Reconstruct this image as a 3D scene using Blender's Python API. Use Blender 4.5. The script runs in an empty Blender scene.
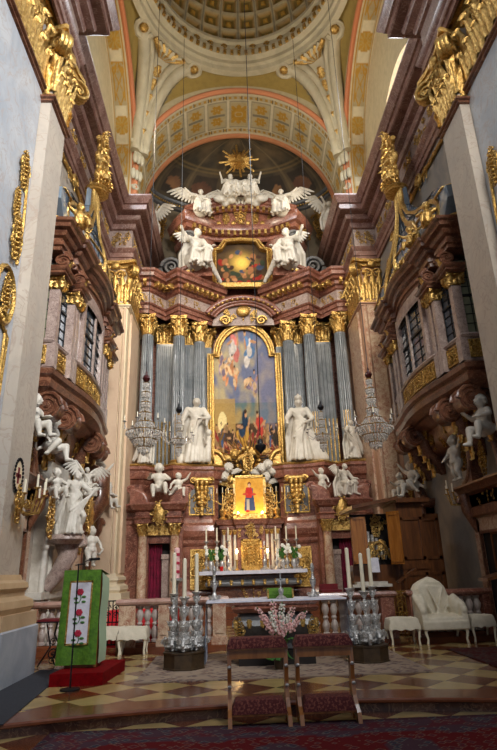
import bpy, bmesh, math, random
from mathutils import Vector, Matrix, noise
PI=math.pi
rnd=random.Random(7)
SC=bpy.context.scene
COL=SC.collection
def lin(c):
    return tuple((x/12.92 if x<=.04045 else ((x+.055)/1.055)**2.4) for x in c)
def hx(r,g,b): return lin((r/255,g/255,b/255))
# ---------------------------------------------------------------- materials
def mat(name,c,rough=.5,metal=0.,kind='plain',c2=None,scale=3.,bump=0.,vein=None,spec=.5,coat=0.,emit=None,trans=0.,alpha=1.,pos=(.35,.65)):
    m=bpy.data.materials.new(name); m.use_nodes=True; nt=m.node_tree; N=nt.nodes; L=nt.links
    b=N['Principled BSDF']; b.inputs['Roughness'].default_value=rough; b.inputs['Metallic'].default_value=metal
    b.inputs['Specular IOR Level'].default_value=spec
    b.inputs['Coat Weight'].default_value=coat; b.inputs['Coat Roughness'].default_value=.15
    b.inputs['Base Color'].default_value=(*c,1)
    if trans: b.inputs['Transmission Weight'].default_value=trans
    if alpha<1: b.inputs['Alpha'].default_value=alpha
    if emit: b.inputs['Emission Color'].default_value=(*emit[0],1); b.inputs['Emission Strength'].default_value=emit[1]
    tc=N.new('ShaderNodeTexCoord'); mp=N.new('ShaderNodeMapping'); L.new(tc.outputs['Object'],mp.inputs['Vector'])
    if kind=='vcol':
        a=N.new('ShaderNodeVertexColor'); a.layer_name='Col'
        n=N.new('ShaderNodeTexNoise'); n.inputs['Scale'].default_value=scale; n.inputs['Detail'].default_value=4
        L.new(mp.outputs[0],n.inputs['Vector'])
        mx=N.new('ShaderNodeMixRGB'); mx.blend_type='MULTIPLY'; mx.inputs[0].default_value=.35
        r=N.new('ShaderNodeValToRGB'); r.color_ramp.elements[0].color=(.6,.6,.6,1); r.color_ramp.elements[0].position=.3; r.color_ramp.elements[1].position=.6
        L.new(n.outputs['Fac'],r.inputs[0]); L.new(a.outputs['Color'],mx.inputs[1]); L.new(r.outputs[0],mx.inputs[2]); L.new(mx.outputs[0],b.inputs['Base Color'])
    elif kind in('marble','noise'):
        n=N.new('ShaderNodeTexNoise'); n.inputs['Scale'].default_value=scale; n.inputs['Detail'].default_value=7; n.inputs['Roughness'].default_value=.62
        n.inputs['Distortion'].default_value=1.2 if kind=='marble' else .3
        L.new(mp.outputs[0],n.inputs['Vector'])
        r=N.new('ShaderNodeValToRGB'); e=r.color_ramp.elements
        e[0].position=pos[0]; e[0].color=(*c,1); e[1].position=pos[1]; e[1].color=(*(c2 or c),1)
        L.new(n.outputs['Fac'],r.inputs[0]); out=r.outputs[0]
        if vein:
            w=N.new('ShaderNodeTexNoise'); w.inputs['Scale'].default_value=scale*1.7; w.inputs['Detail'].default_value=9; w.inputs['Distortion'].default_value=2.5
            L.new(mp.outputs[0],w.inputs['Vector'])
            r2=N.new('ShaderNodeValToRGB'); q=r2.color_ramp.elements
            q[0].position=.47; q[0].color=(0,0,0,1); q[1].position=.5; q[1].color=(1,1,1,1); k=q.new(.53); k.color=(0,0,0,1)
            L.new(w.outputs['Fac'],r2.inputs[0])
            mx=N.new('ShaderNodeMixRGB'); L.new(r2.outputs[0],mx.inputs[0]); L.new(out,mx.inputs[1]); mx.inputs[2].default_value=(*vein,1); out=mx.outputs[0]
        L.new(out,b.inputs['Base Color'])
    elif kind=='checker':
        mp.inputs['Rotation'].default_value=(0,0,PI/4); mp.inputs['Scale'].default_value=(1/.53,1/.53,0); mp.inputs['Location'].default_value=(.1,.35,.5)
        ck=N.new('ShaderNodeTexChecker'); ck.inputs['Scale'].default_value=1; L.new(mp.outputs[0],ck.inputs['Vector'])
        n=N.new('ShaderNodeTexNoise'); n.inputs['Scale'].default_value=2.3; n.inputs['Detail'].default_value=8; n.inputs['Distortion'].default_value=1
        L.new(tc.outputs['Object'],n.inputs['Vector'])
        A=N.new('ShaderNodeValToRGB'); A.color_ramp.elements[0].color=(*c,1); A.color_ramp.elements[1].color=(*[x*1.35 for x in c],1)
        B=N.new('ShaderNodeValToRGB'); B.color_ramp.elements[0].color=(*c2,1); B.color_ramp.elements[1].color=(*[x*.82 for x in c2],1)
        for R in(A,B): R.color_ramp.elements[0].position=.35; R.color_ramp.elements[1].position=.68; L.new(n.outputs['Fac'],R.inputs[0])
        mx=N.new('ShaderNodeMixRGB'); L.new(ck.outputs['Fac'],mx.inputs[0]); L.new(A.outputs[0],mx.inputs[1]); L.new(B.outputs[0],mx.inputs[2])
        L.new(mx.outputs[0],b.inputs['Base Color'])
    elif kind=='wood':
        mp.inputs['Scale'].default_value=(scale*4,scale*4,scale*.5)
        n=N.new('ShaderNodeTexNoise'); n.inputs['Scale'].default_value=1.5; n.inputs['Detail'].default_value=6; n.inputs['Distortion'].default_value=.8
        L.new(mp.outputs[0],n.inputs['Vector']); r=N.new('ShaderNodeValToRGB'); r.color_ramp.elements[0].color=(*c,1); r.color_ramp.elements[1].color=(*(c2 or c),1)
        r.color_ramp.elements[0].position=.3; r.color_ramp.elements[1].position=.7
        L.new(n.outputs['Fac'],r.inputs[0]); L.new(r.outputs[0],b.inputs['Base Color'])
    elif kind=='carpet':
        vo=N.new('ShaderNodeTexVoronoi'); vo.inputs['Scale'].default_value=scale; vo.distance='MANHATTAN'; L.new(mp.outputs[0],vo.inputs['Vector'])
        r=N.new('ShaderNodeValToRGB'); r.color_ramp.interpolation='CONSTANT'; q=r.color_ramp.elements; q[0].color=(*c,1); q[0].position=0; q[1].position=.28; q[1].color=(*c2,1)
        k=q.new(.5); k.color=(*vein,1); k=q.new(.62); k.color=(*c,1)
        L.new(vo.outputs['Distance'],r.inputs[0])
        a=N.new('ShaderNodeVertexColor'); a.layer_name='Col'; mx=N.new('ShaderNodeMixRGB'); mx.inputs[0].default_value=.4
        L.new(r.outputs[0],mx.inputs[1]); L.new(a.outputs['Color'],mx.inputs[2]); L.new(mx.outputs[0],b.inputs['Base Color'])
    if bump:
        n2=N.new('ShaderNodeTexNoise'); n2.inputs['Scale'].default_value=22 if bump<1 else 9; n2.inputs['Detail'].default_value=5; L.new(tc.outputs['Object'],n2.inputs['Vector'])
        bp=N.new('ShaderNodeBump'); bp.inputs['Strength'].default_value=min(bump,1); bp.inputs['Distance'].default_value=.03; L.new(n2.outputs['Fac'],bp.inputs['Height']); L.new(bp.outputs[0],b.inputs['Normal'])
    return m
M={}
M['redmarble']=mat('red_marble',hx(92,50,38),.28,0,'marble',hx(142,88,70),2.2,vein=hx(168,124,104),coat=.3)
M['brownmarble']=mat('brown_marble',hx(72,40,28),.3,0,'marble',hx(122,76,54),2.6,vein=hx(146,106,80),coat=.3)
M['pinkmarble']=mat('pink_grey_marble',hx(142,122,114),.32,0,'marble',hx(184,164,152),5,vein=hx(104,78,74),coat=.2)
M['creammarble']=mat('cream_red_marble',hx(196,168,140),.35,0,'marble',hx(158,104,80),4,vein=hx(214,196,170),coat=.2,pos=(.42,.62))
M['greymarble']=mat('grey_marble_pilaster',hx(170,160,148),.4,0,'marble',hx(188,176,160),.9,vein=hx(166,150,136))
M['wallblue']=mat('pale_grey_blue_marble',hx(150,156,164),.4,0,'marble',hx(176,178,180),1.1,vein=hx(160,150,146))
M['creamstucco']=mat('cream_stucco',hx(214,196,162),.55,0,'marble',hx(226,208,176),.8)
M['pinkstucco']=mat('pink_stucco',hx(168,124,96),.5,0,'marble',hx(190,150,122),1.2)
M['greystucco']=mat('grey_cream_stucco',hx(172,162,136),.6,0,'marble',hx(192,182,154),1.2)
M['baluster']=mat('pale_baluster_marble',hx(188,178,168),.4,0,'marble',hx(150,128,120),6)
M['midwood']=mat('chestnut_wood',hx(128,76,36),.28,0,'wood',hx(168,108,56),2,coat=.3)
M['rail_lit']=mat('lit_pink_rail_marble',hx(196,162,146),.28,0,'marble',hx(160,116,100),3,coat=.4)  # lightened pink: light reflecting off the left rail is put into the colour
M['darkwood']=mat('dark_walnut',hx(70,38,18),.3,0,'wood',hx(110,66,32),2,coat=.3)
M['wallshaded']=mat('shaded_grey_wall_marble',hx(112,110,108),.45,0,'marble',hx(146,136,124),1.0)  # darker grey for the right wall; its weaker light is put into the colour
M['silver2']=mat('chased_silver',hx(240,238,234),.36,.35,'noise',hx(160,158,154),45,bump=.9)
M['terracotta']=mat('terracotta_paint',hx(184,112,72),.6)
M['pinklight']=mat('light_pink_stucco',hx(200,170,142),.5,0,'marble',hx(212,186,156),1.2)
M['gold']=mat('gilding',hx(224,188,114),.34,.78,'noise',hx(156,114,50),14,bump=.7)
M['goldfine']=mat('gilded_relief',hx(218,178,96),.38,.7,'noise',hx(130,92,36),26,bump=.9)
M['golddull']=mat('old_gilding',hx(168,128,54),.42,.7,'noise',hx(90,64,28),22,bump=.9)
M['white']=mat('white_stucco',hx(208,202,190),.5,0,'noise',hx(184,176,162),6)
M['column']=mat('blue_grey_fluted_marble',hx(112,118,122),.2,0,'marble',hx(140,144,146),1.5,coat=.15)
M['darkgrey']=mat('dark_grey_marble',hx(72,72,74),.35,0,'marble',hx(104,102,100),3)
M['apse']=mat('apse_stone',hx(148,134,110),.6,0,'marble',hx(118,104,86),1.6)
M['vcol']=mat('painted_plaster',(.5,.5,.5),.75,0,'vcol',scale=5)
M['canvas']=mat('oil_canvas',(.5,.5,.5),.7,0,'vcol',scale=14,spec=.15)
M['cornice']=mat('cornice_pink_marble',hx(98,60,50),.35,0,'marble',hx(136,100,88),1.6,vein=hx(156,130,118),coat=.2)
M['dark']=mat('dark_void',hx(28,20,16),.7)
M['redcloth']=mat('red_velvet',hx(120,20,28),.85,0,'noise',hx(90,12,20),8)
M['crimson']=mat('crimson_curtain',hx(140,20,60),.8,0,'noise',hx(90,10,36),5)
M['floor']=mat('checkered_marble_floor',hx(94,50,28),.2,0,'checker',hx(182,156,102),coat=.15)
M['stepm']=mat('red_marble_step',hx(104,54,32),.2,0,'marble',hx(126,72,44),2,coat=.2)
M['wood']=mat('walnut_wood',hx(94,54,26),.35,0,'wood',hx(140,88,44),2)
M['goldwood']=mat('honey_wood',hx(128,74,24),.25,0,'wood',hx(166,106,42),2,coat=.3)
M['silver']=mat('polished_silver',hx(226,224,220),.3,.7,'noise',hx(150,148,146),40,bump=.6)
M['wax']=mat('candle_wax',hx(236,226,200),.45)
M['black']=mat('black_iron',hx(22,22,26),.4,.3)
M['darkbase']=mat('bronzed_wood_base',hx(58,44,32),.35,.2,'noise',hx(84,66,44),8)
M['whitecloth']=mat('ivory_cloth',hx(224,214,192),.8,0,'noise',hx(208,198,174),7,bump=.2)
M['altarcloth']=mat('white_altar_linen',hx(222,220,226),.8,0,'noise',hx(200,198,210),9)
M['lace']=mat('sheer_lace',hx(196,204,220),.8,0,'noise',hx(170,178,198),40,alpha=.85)
M['green']=mat('green_brocade',hx(86,130,24),.7,0,'noise',hx(60,100,16),16,bump=.3)
M['palegreen']=mat('pale_green_lining',hx(170,192,160),.8)
M['glass']=mat('cut_crystal',hx(242,236,226),.06,0,trans=.6,spec=1.)
M['mirror']=mat('dark_glass_panes',hx(92,108,122),.1,0,'noise',hx(120,132,142),1.5,spec=1.,coat=.5)
M['pane']=mat('leaded_glass',hx(150,150,120),.18,0,'noise',hx(120,124,104),1.5,spec=.7)
M['panedark']=mat('dark_leaded_glass',hx(40,46,54),.12,0,'noise',hx(78,86,94),.9,spec=.8)
M['lead']=mat('lead_came',hx(28,28,30),.5,.3)
M['leaf']=mat('leaf_green',hx(44,92,36),.55,0,'noise',hx(72,124,48),8)
M['pinkflower']=mat('pink_petals',hx(232,168,170),.6,0,'noise',hx(240,206,196),20)
M['whiteflower']=mat('white_petals',hx(236,232,220),.6)
M['redflower']=mat('red_bloom_fabric',hx(168,20,54),.7)
M['flame']=mat('flame',(1,.7,.3),.5,emit=((1,.62,.22),30.))
M['sky']=mat('window_daylight_glass',hx(230,235,245),.3,trans=.0,emit=((.85,.92,1.),5.))
M['kneeler']=mat('red_damask',hx(78,20,22),.85,0,'noise',hx(126,66,54),38,pos=(.5,.56))
M['rug']=mat('worn_oriental_rug',hx(164,146,126),.95,0,'carpet',hx(112,84,72),6,vein=hx(84,84,92),spec=.1)
M['rugdark']=mat('red_blue_oriental_carpet',hx(74,20,22),.95,0,'carpet',hx(36,40,52),9,vein=hx(116,100,84),spec=.1)
M['redplat']=mat('red_carpet_cloth',hx(124,6,12),.95,0,'noise',hx(96,4,8),20,spec=.1)
M['gray']=mat('grey_carpet_mat',hx(40,42,50),.9,0,'noise',hx(52,54,62),30)
M['bluepl']=mat('plinth_blue_grey_stone',hx(150,156,166),.5,0,'marble',hx(174,178,184),1.4)
M['tanstone']=mat('tan_base_stone',hx(176,146,110),.45,0,'marble',hx(196,168,132),1.4)
# ---------------------------------------------------------------- mesh builder
class MB:
    def __init__(s): s.v=[];s.f=[];s.c=[]
    def add(s,vs,fs,c=None):
        o=len(s.v); s.v+= [tuple(v) for v in vs]; s.f+=[tuple(i+o for i in f) for f in fs]
        s.c+= (c if (c and isinstance(c,list)) else [c or (.5,.5,.5)]*len(vs)); return s
    def merge(s,o,mx=None):
        s.add([mx@Vector(v) for v in o.v] if mx else o.v,o.f,list(o.c)); return s
    def box(s,x0,x1,y0,y1,z0,z1,c=None):
        vs=[(x,y,z) for z in(z0,z1) for y in(y0,y1) for x in(x0,x1)]
        return s.add(vs,[(0,2,3,1),(4,5,7,6),(0,1,5,4),(2,6,7,3),(0,4,6,2),(1,3,7,5)],c)
    def obox(s,c,ux,uy,uz,col=None):
        c=Vector(c);ux=Vector(ux);uy=Vector(uy);uz=Vector(uz)
        vs=[c+ux*a+uy*b+uz*d for d in(-1,1) for b in(-1,1) for a in(-1,1)]
        return s.add(vs,[(0,2,3,1),(4,5,7,6),(0,1,5,4),(2,6,7,3),(0,4,6,2),(1,3,7,5)],col)
    def lathe(s,prof,cx=0,cy=0,cz=0,n=20,rf=None,a0=0,a1=2*PI,sx=1,sy=1,col=None):
        full=abs(a1-a0-2*PI)<1e-6; m=n if full else n+1
        vs=[]
        for (r,z) in prof:
            for k in range(m):
                a=a0+(a1-a0)*k/n; rr=r*(rf(a,z) if rf else 1)
                vs.append((cx+rr*math.cos(a)*sx,cy+rr*math.sin(a)*sy,cz+z))
        fs=[]
        for i in range(len(prof)-1):
            for k in range(n):
                k2=(k+1)%m if full else k+1
                fs.append((i*m+k,i*m+k2,(i+1)*m+k2,(i+1)*m+k))
        if full:
            if prof[0][0]>1e-4: fs.append(tuple(range(m-1,-1,-1)))
            if prof[-1][0]>1e-4: fs.append(tuple(range((len(prof)-1)*m,len(prof)*m)))
        return s.add(vs,fs,col)
    def tube(s,pts,r,n=7,col=None,flat=None):
        pts=[Vector(p) for p in pts]; k=len(pts)
        if not hasattr(r,'__len__'): r=[r]*k
        vs=[];up=None
        for i,p in enumerate(pts):
            t=(pts[min(i+1,k-1)]-pts[max(i-1,0)])
            if t.length<1e-9: t=Vector((0,0,1))
            t.normalize()
            if up is None:
                up=Vector((0,0,1)) if abs(t.z)<.9 else Vector((1,0,0))
            a=up-t*up.dot(t)
            if a.length<1e-6: a=t.orthogonal()
            a.normalize(); b=t.cross(a); up=a
            for j in range(n):
                q=2*PI*j/n; vs.append(p+(a*math.cos(q)+b*math.sin(q))*r[i])
        fs=[(i*n+j,i*n+(j+1)%n,(i+1)*n+(j+1)%n,(i+1)*n+j) for i in range(k-1) for j in range(n)]
        fs+=[tuple(range(n-1,-1,-1)),tuple(range((k-1)*n,k*n))]
        return s.add(vs,fs,col)
    def ell(s,c,r,n=10,m=6,col=None,mx=None):
        if not hasattr(r,'__len__'): r=(r,r,r)
        c=Vector(c);vs=[];fs=[]
        vs.append(Vector((0,0,-r[2])))
        for i in range(1,m):
            ph=-PI/2+PI*i/m
            for k in range(n):
                a=2*PI*k/n; vs.append(Vector((r[0]*math.cos(ph)*math.cos(a),r[1]*math.cos(ph)*math.sin(a),r[2]*math.sin(ph))))
        vs.append(Vector((0,0,r[2])))
        for k in range(n): fs.append((0,1+(k+1)%n,1+k))
        for i in range(m-2):
            for k in range(n): fs.append((1+i*n+k,1+i*n+(k+1)%n,1+(i+1)*n+(k+1)%n,1+(i+1)*n+k))
        t=len(vs)-1
        for k in range(n): fs.append((1+(m-2)*n+k,1+(m-2)*n+(k+1)%n,t))
        if mx: vs=[mx@v for v in vs]
        return s.add([v+c for v in vs],fs,col)
    def caps(s,p0,r0,p1,r1,n=10):
        p0=Vector(p0);p1=Vector(p1);d=p1-p0;L=d.length
        if L<1e-6: return s.ell(p0,r0)
        t=d/L; pts=[];rs=[]
        for q in(-1,-.8,-.45): pts.append(p0+t*q*r0); rs.append(r0*math.sqrt(max(0.0004,1-q*q)))
        for q in(0,.5,1): pts.append(p0.lerp(p1,q)); rs.append(r0+(r1-r0)*q)
        for q in(.45,.8,1): pts.append(p1+t*q*r1); rs.append(r1*math.sqrt(max(0.0004,1-q*q)))
        return s.tube(pts,rs,n)
    def sweep(s,path,prof,closed=False,col=None,caps=True):
        """path: list of (x,y); prof: list of (out,z); out is to the right hand of travel"""
        n=len(path);P=[Vector(p).to_2d() for p in path];vs=[]
        for i in range(n):
            d0=(P[i]-P[i-1]) if (i>0 or closed) else None
            d1=(P[(i+1)%n]-P[i]) if (i<n-1 or closed) else None
            if d0 is None:d0=d1
            if d1 is None:d1=d0
            d0=d0.normalized();d1=d1.normalized()
            n0=Vector((d0.y,-d0.x));n1=Vector((d1.y,-d1.x)); nn=n0+n1
            if nn.length<1e-3: nn=n0
            nn.normalize(); k=1/max(.35,nn.dot(n0))
            for (o,z) in prof: vs.append((P[i].x+nn.x*o*k,P[i].y+nn.y*o*k,z))
        m=len(prof);fs=[]
        for i in range(n if closed else n-1):
            a=i*m;b=((i+1)%n)*m
            for j in range(m-1): fs.append((a+j,b+j,b+j+1,a+j+1))
        if not closed and caps: fs.append(tuple(range(m)));fs.append(tuple(range((n-1)*m,n*m))[::-1])
        return s.add(vs,fs,col)
    def prism(s,poly,o,ux,uy,un,th,col=None):
        """polygon (u,v) in the frame o,ux,uy, thickness th along un (centred)"""
        o=Vector(o);ux=Vector(ux);uy=Vector(uy);un=Vector(un);n=len(poly)
        vs=[o+ux*a+uy*b-un*th/2 for a,b in poly]+[o+ux*a+uy*b+un*th/2 for a,b in poly]
        fs=[tuple(range(n-1,-1,-1)),tuple(range(n,2*n))]+[(i,(i+1)%n,n+(i+1)%n,n+i) for i in range(n)]
        return s.add(vs,fs,col)
    def grid(s,fn,nu,nv,cf=None):
        vs=[];cs=[]
        for j in range(nv+1):
            for i in range(nu+1):
                u=i/nu;v=j/nv; p=fn(u,v); vs.append(p); cs.append(cf(u,v) if cf else (.5,.5,.5))
        fs=[(j*(nu+1)+i,j*(nu+1)+i+1,(j+1)*(nu+1)+i+1,(j+1)*(nu+1)+i) for j in range(nv) for i in range(nu)]
        return s.add(vs,fs,cs)
    def mirx(s):
        s.v=[(-x,y,z) for x,y,z in s.v]; s.f=[tuple(reversed(f)) for f in s.f]; return s
def obj(name,mb,m,parent=None,smooth=True,recalc=True,ang=38,col=False,loc=None):
    me=bpy.data.meshes.new(name)
    off=Vector(parent_world(parent)) if parent else Vector(loc or (0,0,0))
    me.from_pydata([(v[0]-off.x,v[1]-off.y,v[2]-off.z) for v in mb.v],[],mb.f); me.update()
    if col or m in(M['vcol'],M['canvas'],M['rug'],M['rugdark']):
        ca=me.color_attributes.new('Col','FLOAT_COLOR','POINT')
        fl=[]
        for c in mb.c: fl+=[c[0],c[1],c[2],1.]
        ca.data.foreach_set('color',fl)
    bm=bmesh.new(); bm.from_mesh(me)
    if recalc: bmesh.ops.recalc_face_normals(bm,faces=bm.faces)
    if smooth:
        for f in bm.faces: f.smooth=True
        A=math.radians(ang)
        for e in bm.edges:
            if len(e.link_faces)==2:
                if e.link_faces[0].normal.angle(e.link_faces[1].normal,0)>A: e.smooth=False
    bm.to_mesh(me); bm.free(); me.materials.append(m)
    o=bpy.data.objects.new(name,me); COL.objects.link(o)
    if parent: o.parent=parent
    elif loc: o.location=loc
    return o
def parent_world(p):
    v=Vector((0,0,0))
    while p: v+=Vector(p.location); p=p.parent
    return v
def thing(name,label,cat,loc=(0,0,0),rotz=0,group=None):
    o=bpy.data.objects.new(name,None); COL.objects.link(o); o.location=loc; o.rotation_euler=(0,0,rotz); o.empty_display_size=.2
    o['label']=label;o['category']=cat
    if group:o['group']=group
    return o
def tag(o,label,cat,group=None):
    o['label']=label;o['category']=cat
    if group:o['group']=group
    return o
def st(o): o['kind']='structure'; return o
def dup(root,loc=None,rotz=None,label=None,group=None,parent=None,flipx=False):
    r=root.copy(); COL.objects.link(r)
    if loc is not None: r.location=loc
    if rotz is not None: r.rotation_euler=(0,0,rotz)
    if label: r['label']=label
    if group: r['group']=group
    if parent: r.parent=parent
    if flipx: r.scale=(-r.scale[0],r.scale[1],r.scale[2])
    def rec(a,b):
        for ch in list(a.children):
            c=ch.copy(); COL.objects.link(c); c.parent=b; rec(ch,c)
    rec(root,r)
    return r
# ---------------------------------------------------------------- ornament
def spiral_pts(o,ux,uy,r,turns,d=1,a0=0,n=12,shrink=.15):
    o=Vector(o);ux=Vector(ux);uy=Vector(uy);N=int(n*turns);out=[]
    for i in range(N+1):
        t=i/N; rr=r*(1-(1-shrink)*t); a=a0+d*2*PI*turns*t
        out.append(o+ux*rr*math.cos(a)+uy*rr*math.sin(a))
    return out
def volute(mb,o,ux,uy,r,turns=1.75,d=1,a0=0,th=.2,n=10):
    p=spiral_pts(o,ux,uy,r,turns,d,a0,n); k=len(p)
    mb.tube(p,[r*th*(1-.6*i/k) for i in range(k)],6)
    mb.ell(o,r*.2,6,4)
def leaf(mb,o,out,up,side,w,h,curl=.5,rows=7):
    o=Vector(o);out=Vector(out);up=Vector(up);side=Vector(side);vs=[]
    for i in range(rows+1):
        t=i/rows; a=t*t*2.3
        z=h*(math.sin(min(a,PI/2)*1.)*.5+t*.55) if t<.8 else h*(1.02-(t-.8)*.9)
        y=curl*h*(t**2.2)*.9
        ww=w*(math.sin(PI*min(1,t*.75+.22))**.8)*(1 if i%2==0 else .62)*(1 if t<.95 else .4)
        for j,(q,dz) in enumerate(((-1,0),(-.5,.12),(0,.22),(.5,.12),(1,0))):
            vs.append(o+up*z+out*(y+dz*w*.8)+side*(q*ww*.5))
    fs=[(i*5+j,i*5+j+1,(i+1)*5+j+1,(i+1)*5+j) for i in range(rows) for j in range(4)]
    nb=len(vs); vs2=vs+[v-out*w*.1 for v in vs]
    fs2=fs+[tuple(nb+k for k in reversed(f)) for f in fs]
    for i in range(rows): fs2+= [(i*5,(i+1)*5,nb+(i+1)*5,nb+i*5),(i*5+4,nb+i*5+4,nb+(i+1)*5+4,(i+1)*5+4)]
    mb.add(vs2,fs2)
def capital_mb(hw,hd,h,rnd_=False,nx=3,ny=3):
    """Corinthian capital, centre at origin, z 0..h, half widths hw/hd at the neck"""
    mb=MB()
    if rnd_:
        mb.lathe([(hw,0),(hw*1.08,.03*h),(hw*1.0,.07*h),(hw*.98,.5*h),(hw*1.15,.85*h)],n=16)
        n=8
        for row,(hh,zz,off) in enumerate(((.42,.05,0),(.62,.1,.5))):
            for k in range(n):
                a=2*PI*(k+off)/n; o=Vector((math.cos(a),math.sin(a),0)); sd=Vector((-math.sin(a),math.cos(a),0))
                leaf(mb,o*hw*.98+Vector((0,0,zz*h)),o,(0,0,1),sd,2*PI*hw/n*1.05,hh*h,.42)
        A=[(hw*1.5,hd*1.5)]
    else:
        mb.box(-hw*.93,hw*.93,-hd*.93,hd*.93,0,.85*h); mb.box(-hw*1.04,hw*1.04,-hd-.04*hw,hd+.04*hw,0,.06*h)
        for row,(hh,zz,off) in enumerate(((.42,.05,0),(.64,.1,.5))):
            for (n,L,fx) in((nx,hw,0),(ny,hd,1)):
                for sgn in(-1,1):
                    for k in range(n+(1 if off else 0)):
                        t=(k+(0 if off else .5))/n*2-1
                        if fx==0: p=Vector((t*L,sgn*hd,zz*h)); o=Vector((0,sgn,0)); sd=Vector((1,0,0))
                        else: p=Vector((sgn*hw,t*L,zz*h)); o=Vector((sgn,0,0)); sd=Vector((0,1,0))
                        leaf(mb,p,o,(0,0,1),sd,2*L/n*1.0,hh*h,.38 if h<1 else .26)
    ex=(.15*h if h>1 else .26*h) if not rnd_ else hw*.5
    for sx in(-1,1):
        for sy in(-1,1):
            dg=Vector((sx,sy,0)).normalized(); c=Vector((sx*(hw+ex*.5) if not rnd_ else sx*hw*.95,sy*(hd+ex*.5) if not rnd_ else sy*hw*.95,.74*h))
            volute(mb,c,dg,(0,0,1),.15*h,1.8,-1,PI*.9,.3)
            if not rnd_:
                for q in(-1,1): volute(mb,c+Vector((q*sx*.0-dg.y*q*.05*h,dg.x*q*.05*h,0)),dg,(0,0,1),.16*h,1.8,-1,PI*.9,.22)
            mb.tube([Vector((sx*hw*.5,sy*hd*.5 if rnd_ else sy*hd*.8,.42*h)),Vector((sx*hw*.85,sy*hd*.85,.66*h)),c+Vector((0,0,.15*h))],[.02*h,.035*h,.045*h],5)
    # abacus, concave
    e=ex*1.0
    pl=[]
    for (x0,y0,x1,y1) in((-1,-1,1,-1),(1,-1,1,1),(1,1,-1,1),(-1,1,-1,-1)):
        for t in(0.04,.25,.5,.75,.96):
            x=x0+(x1-x0)*t;y=y0+(y1-y0)*t; b=1-.5*math.sin(PI*t)
            pl.append((x*(hw+e*(b if abs(x0)==abs(x1) and y0!=y1 else 1)),y*(hd+e*(b if x0!=x1 else 1))))
    for z0,z1,k in((.86,.93,.96),(.93,1.,1.04)):
        mb.prism([(a*k,b*k) for a,b in pl],(0,0,(z0+z1)/2*h),(1,0,0),(0,1,0),(0,0,1),(z1-z0)*h)
    if not rnd_ and nx>1:
        for sgn in(-1,1):
            for q in(-1,1):
                volute(mb,(sgn*(hw+.06*h),q*hd*.33,.68*h),(0,q,0),(0,0,1),.11*h,1.5,1,0,.3)
                volute(mb,(q*hw*.33,sgn*(hd+.06*h),.68*h),(q,0,0),(0,0,1),.11*h,1.5,1,0,.3)
            roc(mb,(sgn*(hw+.04*h),0,.45*h),(0,1,0),(0,0,1),(sgn,0,0),.5*h,5)
    for sgn in(-1,1):
        mb.ell((0,sgn*(hd+ex*.55),.9*h),(.1*h,.06*h,.1*h),8,5); mb.ell((sgn*(hw+ex*.55),0,.9*h),(.06*h,.1*h,.1*h),8,5)
    return mb
def scrollwork(mb,o,ux,uy,un,w,h,seed=0,n=5,th=1.):
    """symmetrical gilded foliage relief on a panel w x h"""
    R=random.Random(seed); o=Vector(o);ux=Vector(ux);uy=Vector(uy);un=Vector(un)
    b=min(w,h)
    for sg in(-1,1):
        for k in range(n):
            cx=(.1+.3*R.random())*w; cy=(-.42+.84*(k+.5)/n)*h; r=b*(.10+.09*R.random())
            volute(mb,o+ux*sg*cx+uy*cy+un*.01,ux*sg,uy,r,1.3+R.random()*.5,R.choice((-1,1)),R.random()*6,.2*th,8)
            for q in range(2):
                a=R.random()*6.28
                p=o+ux*sg*(cx+math.cos(a)*r*1.2)+uy*(cy+math.sin(a)*r*1.2)
                mx=Matrix((ux*sg,uy,un)).transposed()@Matrix.Rotation(R.random()*6.28,3,'Z')
                mb.ell(p+un*.01,(b*.075,b*.03,b*.025*th),7,4,mx=mx)
    mb.tube([o-uy*h*.44+un*.01,o+uy*h*.44+un*.01],b*.018,5)
    for k in range(3):
        mb.ell(o+uy*h*(-.3+.3*k)+un*.01,(b*.07,b*.07,b*.07),8,5)
def frame_rect(mb,o,ux,uy,un,w,h,t,d):
    o=Vector(o);ux=Vector(ux);uy=Vector(uy);un=Vector(un)
    for sg in(-1,1):
        mb.obox(o+ux*sg*(w/2-t/2),ux*t/2,uy*h/2,un*d/2); mb.obox(o+uy*sg*(h/2-t/2),ux*w/2,uy*t/2,un*d/2)
def roc(mb,o,ux,uy,un,L,seed=0):
    """free-hanging gilded trophy / rocaille, L tall"""
    R=random.Random(seed);o=Vector(o);ux=Vector(ux);uy=Vector(uy);un=Vector(un)
    for k in range(9):
        t=(k+.5)/9; w=L*(.05+.07*math.sin(PI*t))
        for sg in(-1,1):
            volute(mb,o+uy*(L*t)+ux*sg*w*1.3+un*.03,ux*sg,uy,w*(.7+.5*R.random()),1.3,R.choice((-1,1)),R.random()*6,.24,8)
            if k%2==0:
                leaf(mb,o+uy*(L*t)+ux*sg*w*.5,un,uy,ux,w*1.2,L*.13,.5)
        mb.ell(o+uy*L*t+un*.04,(w*.6,w*.6,L*.04),7,5)
# ================================================================= SETTING
XB=4.2; XW=5.1; XC=4.25; YB0,YB1=8.75,9.7; YC0,YC1=18.0,20.8; ZA=10.6; ZCAP=12.35; ZTOP=14.8; YD=13.85
def step_y(x): return 7.32-.055*x*x
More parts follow.
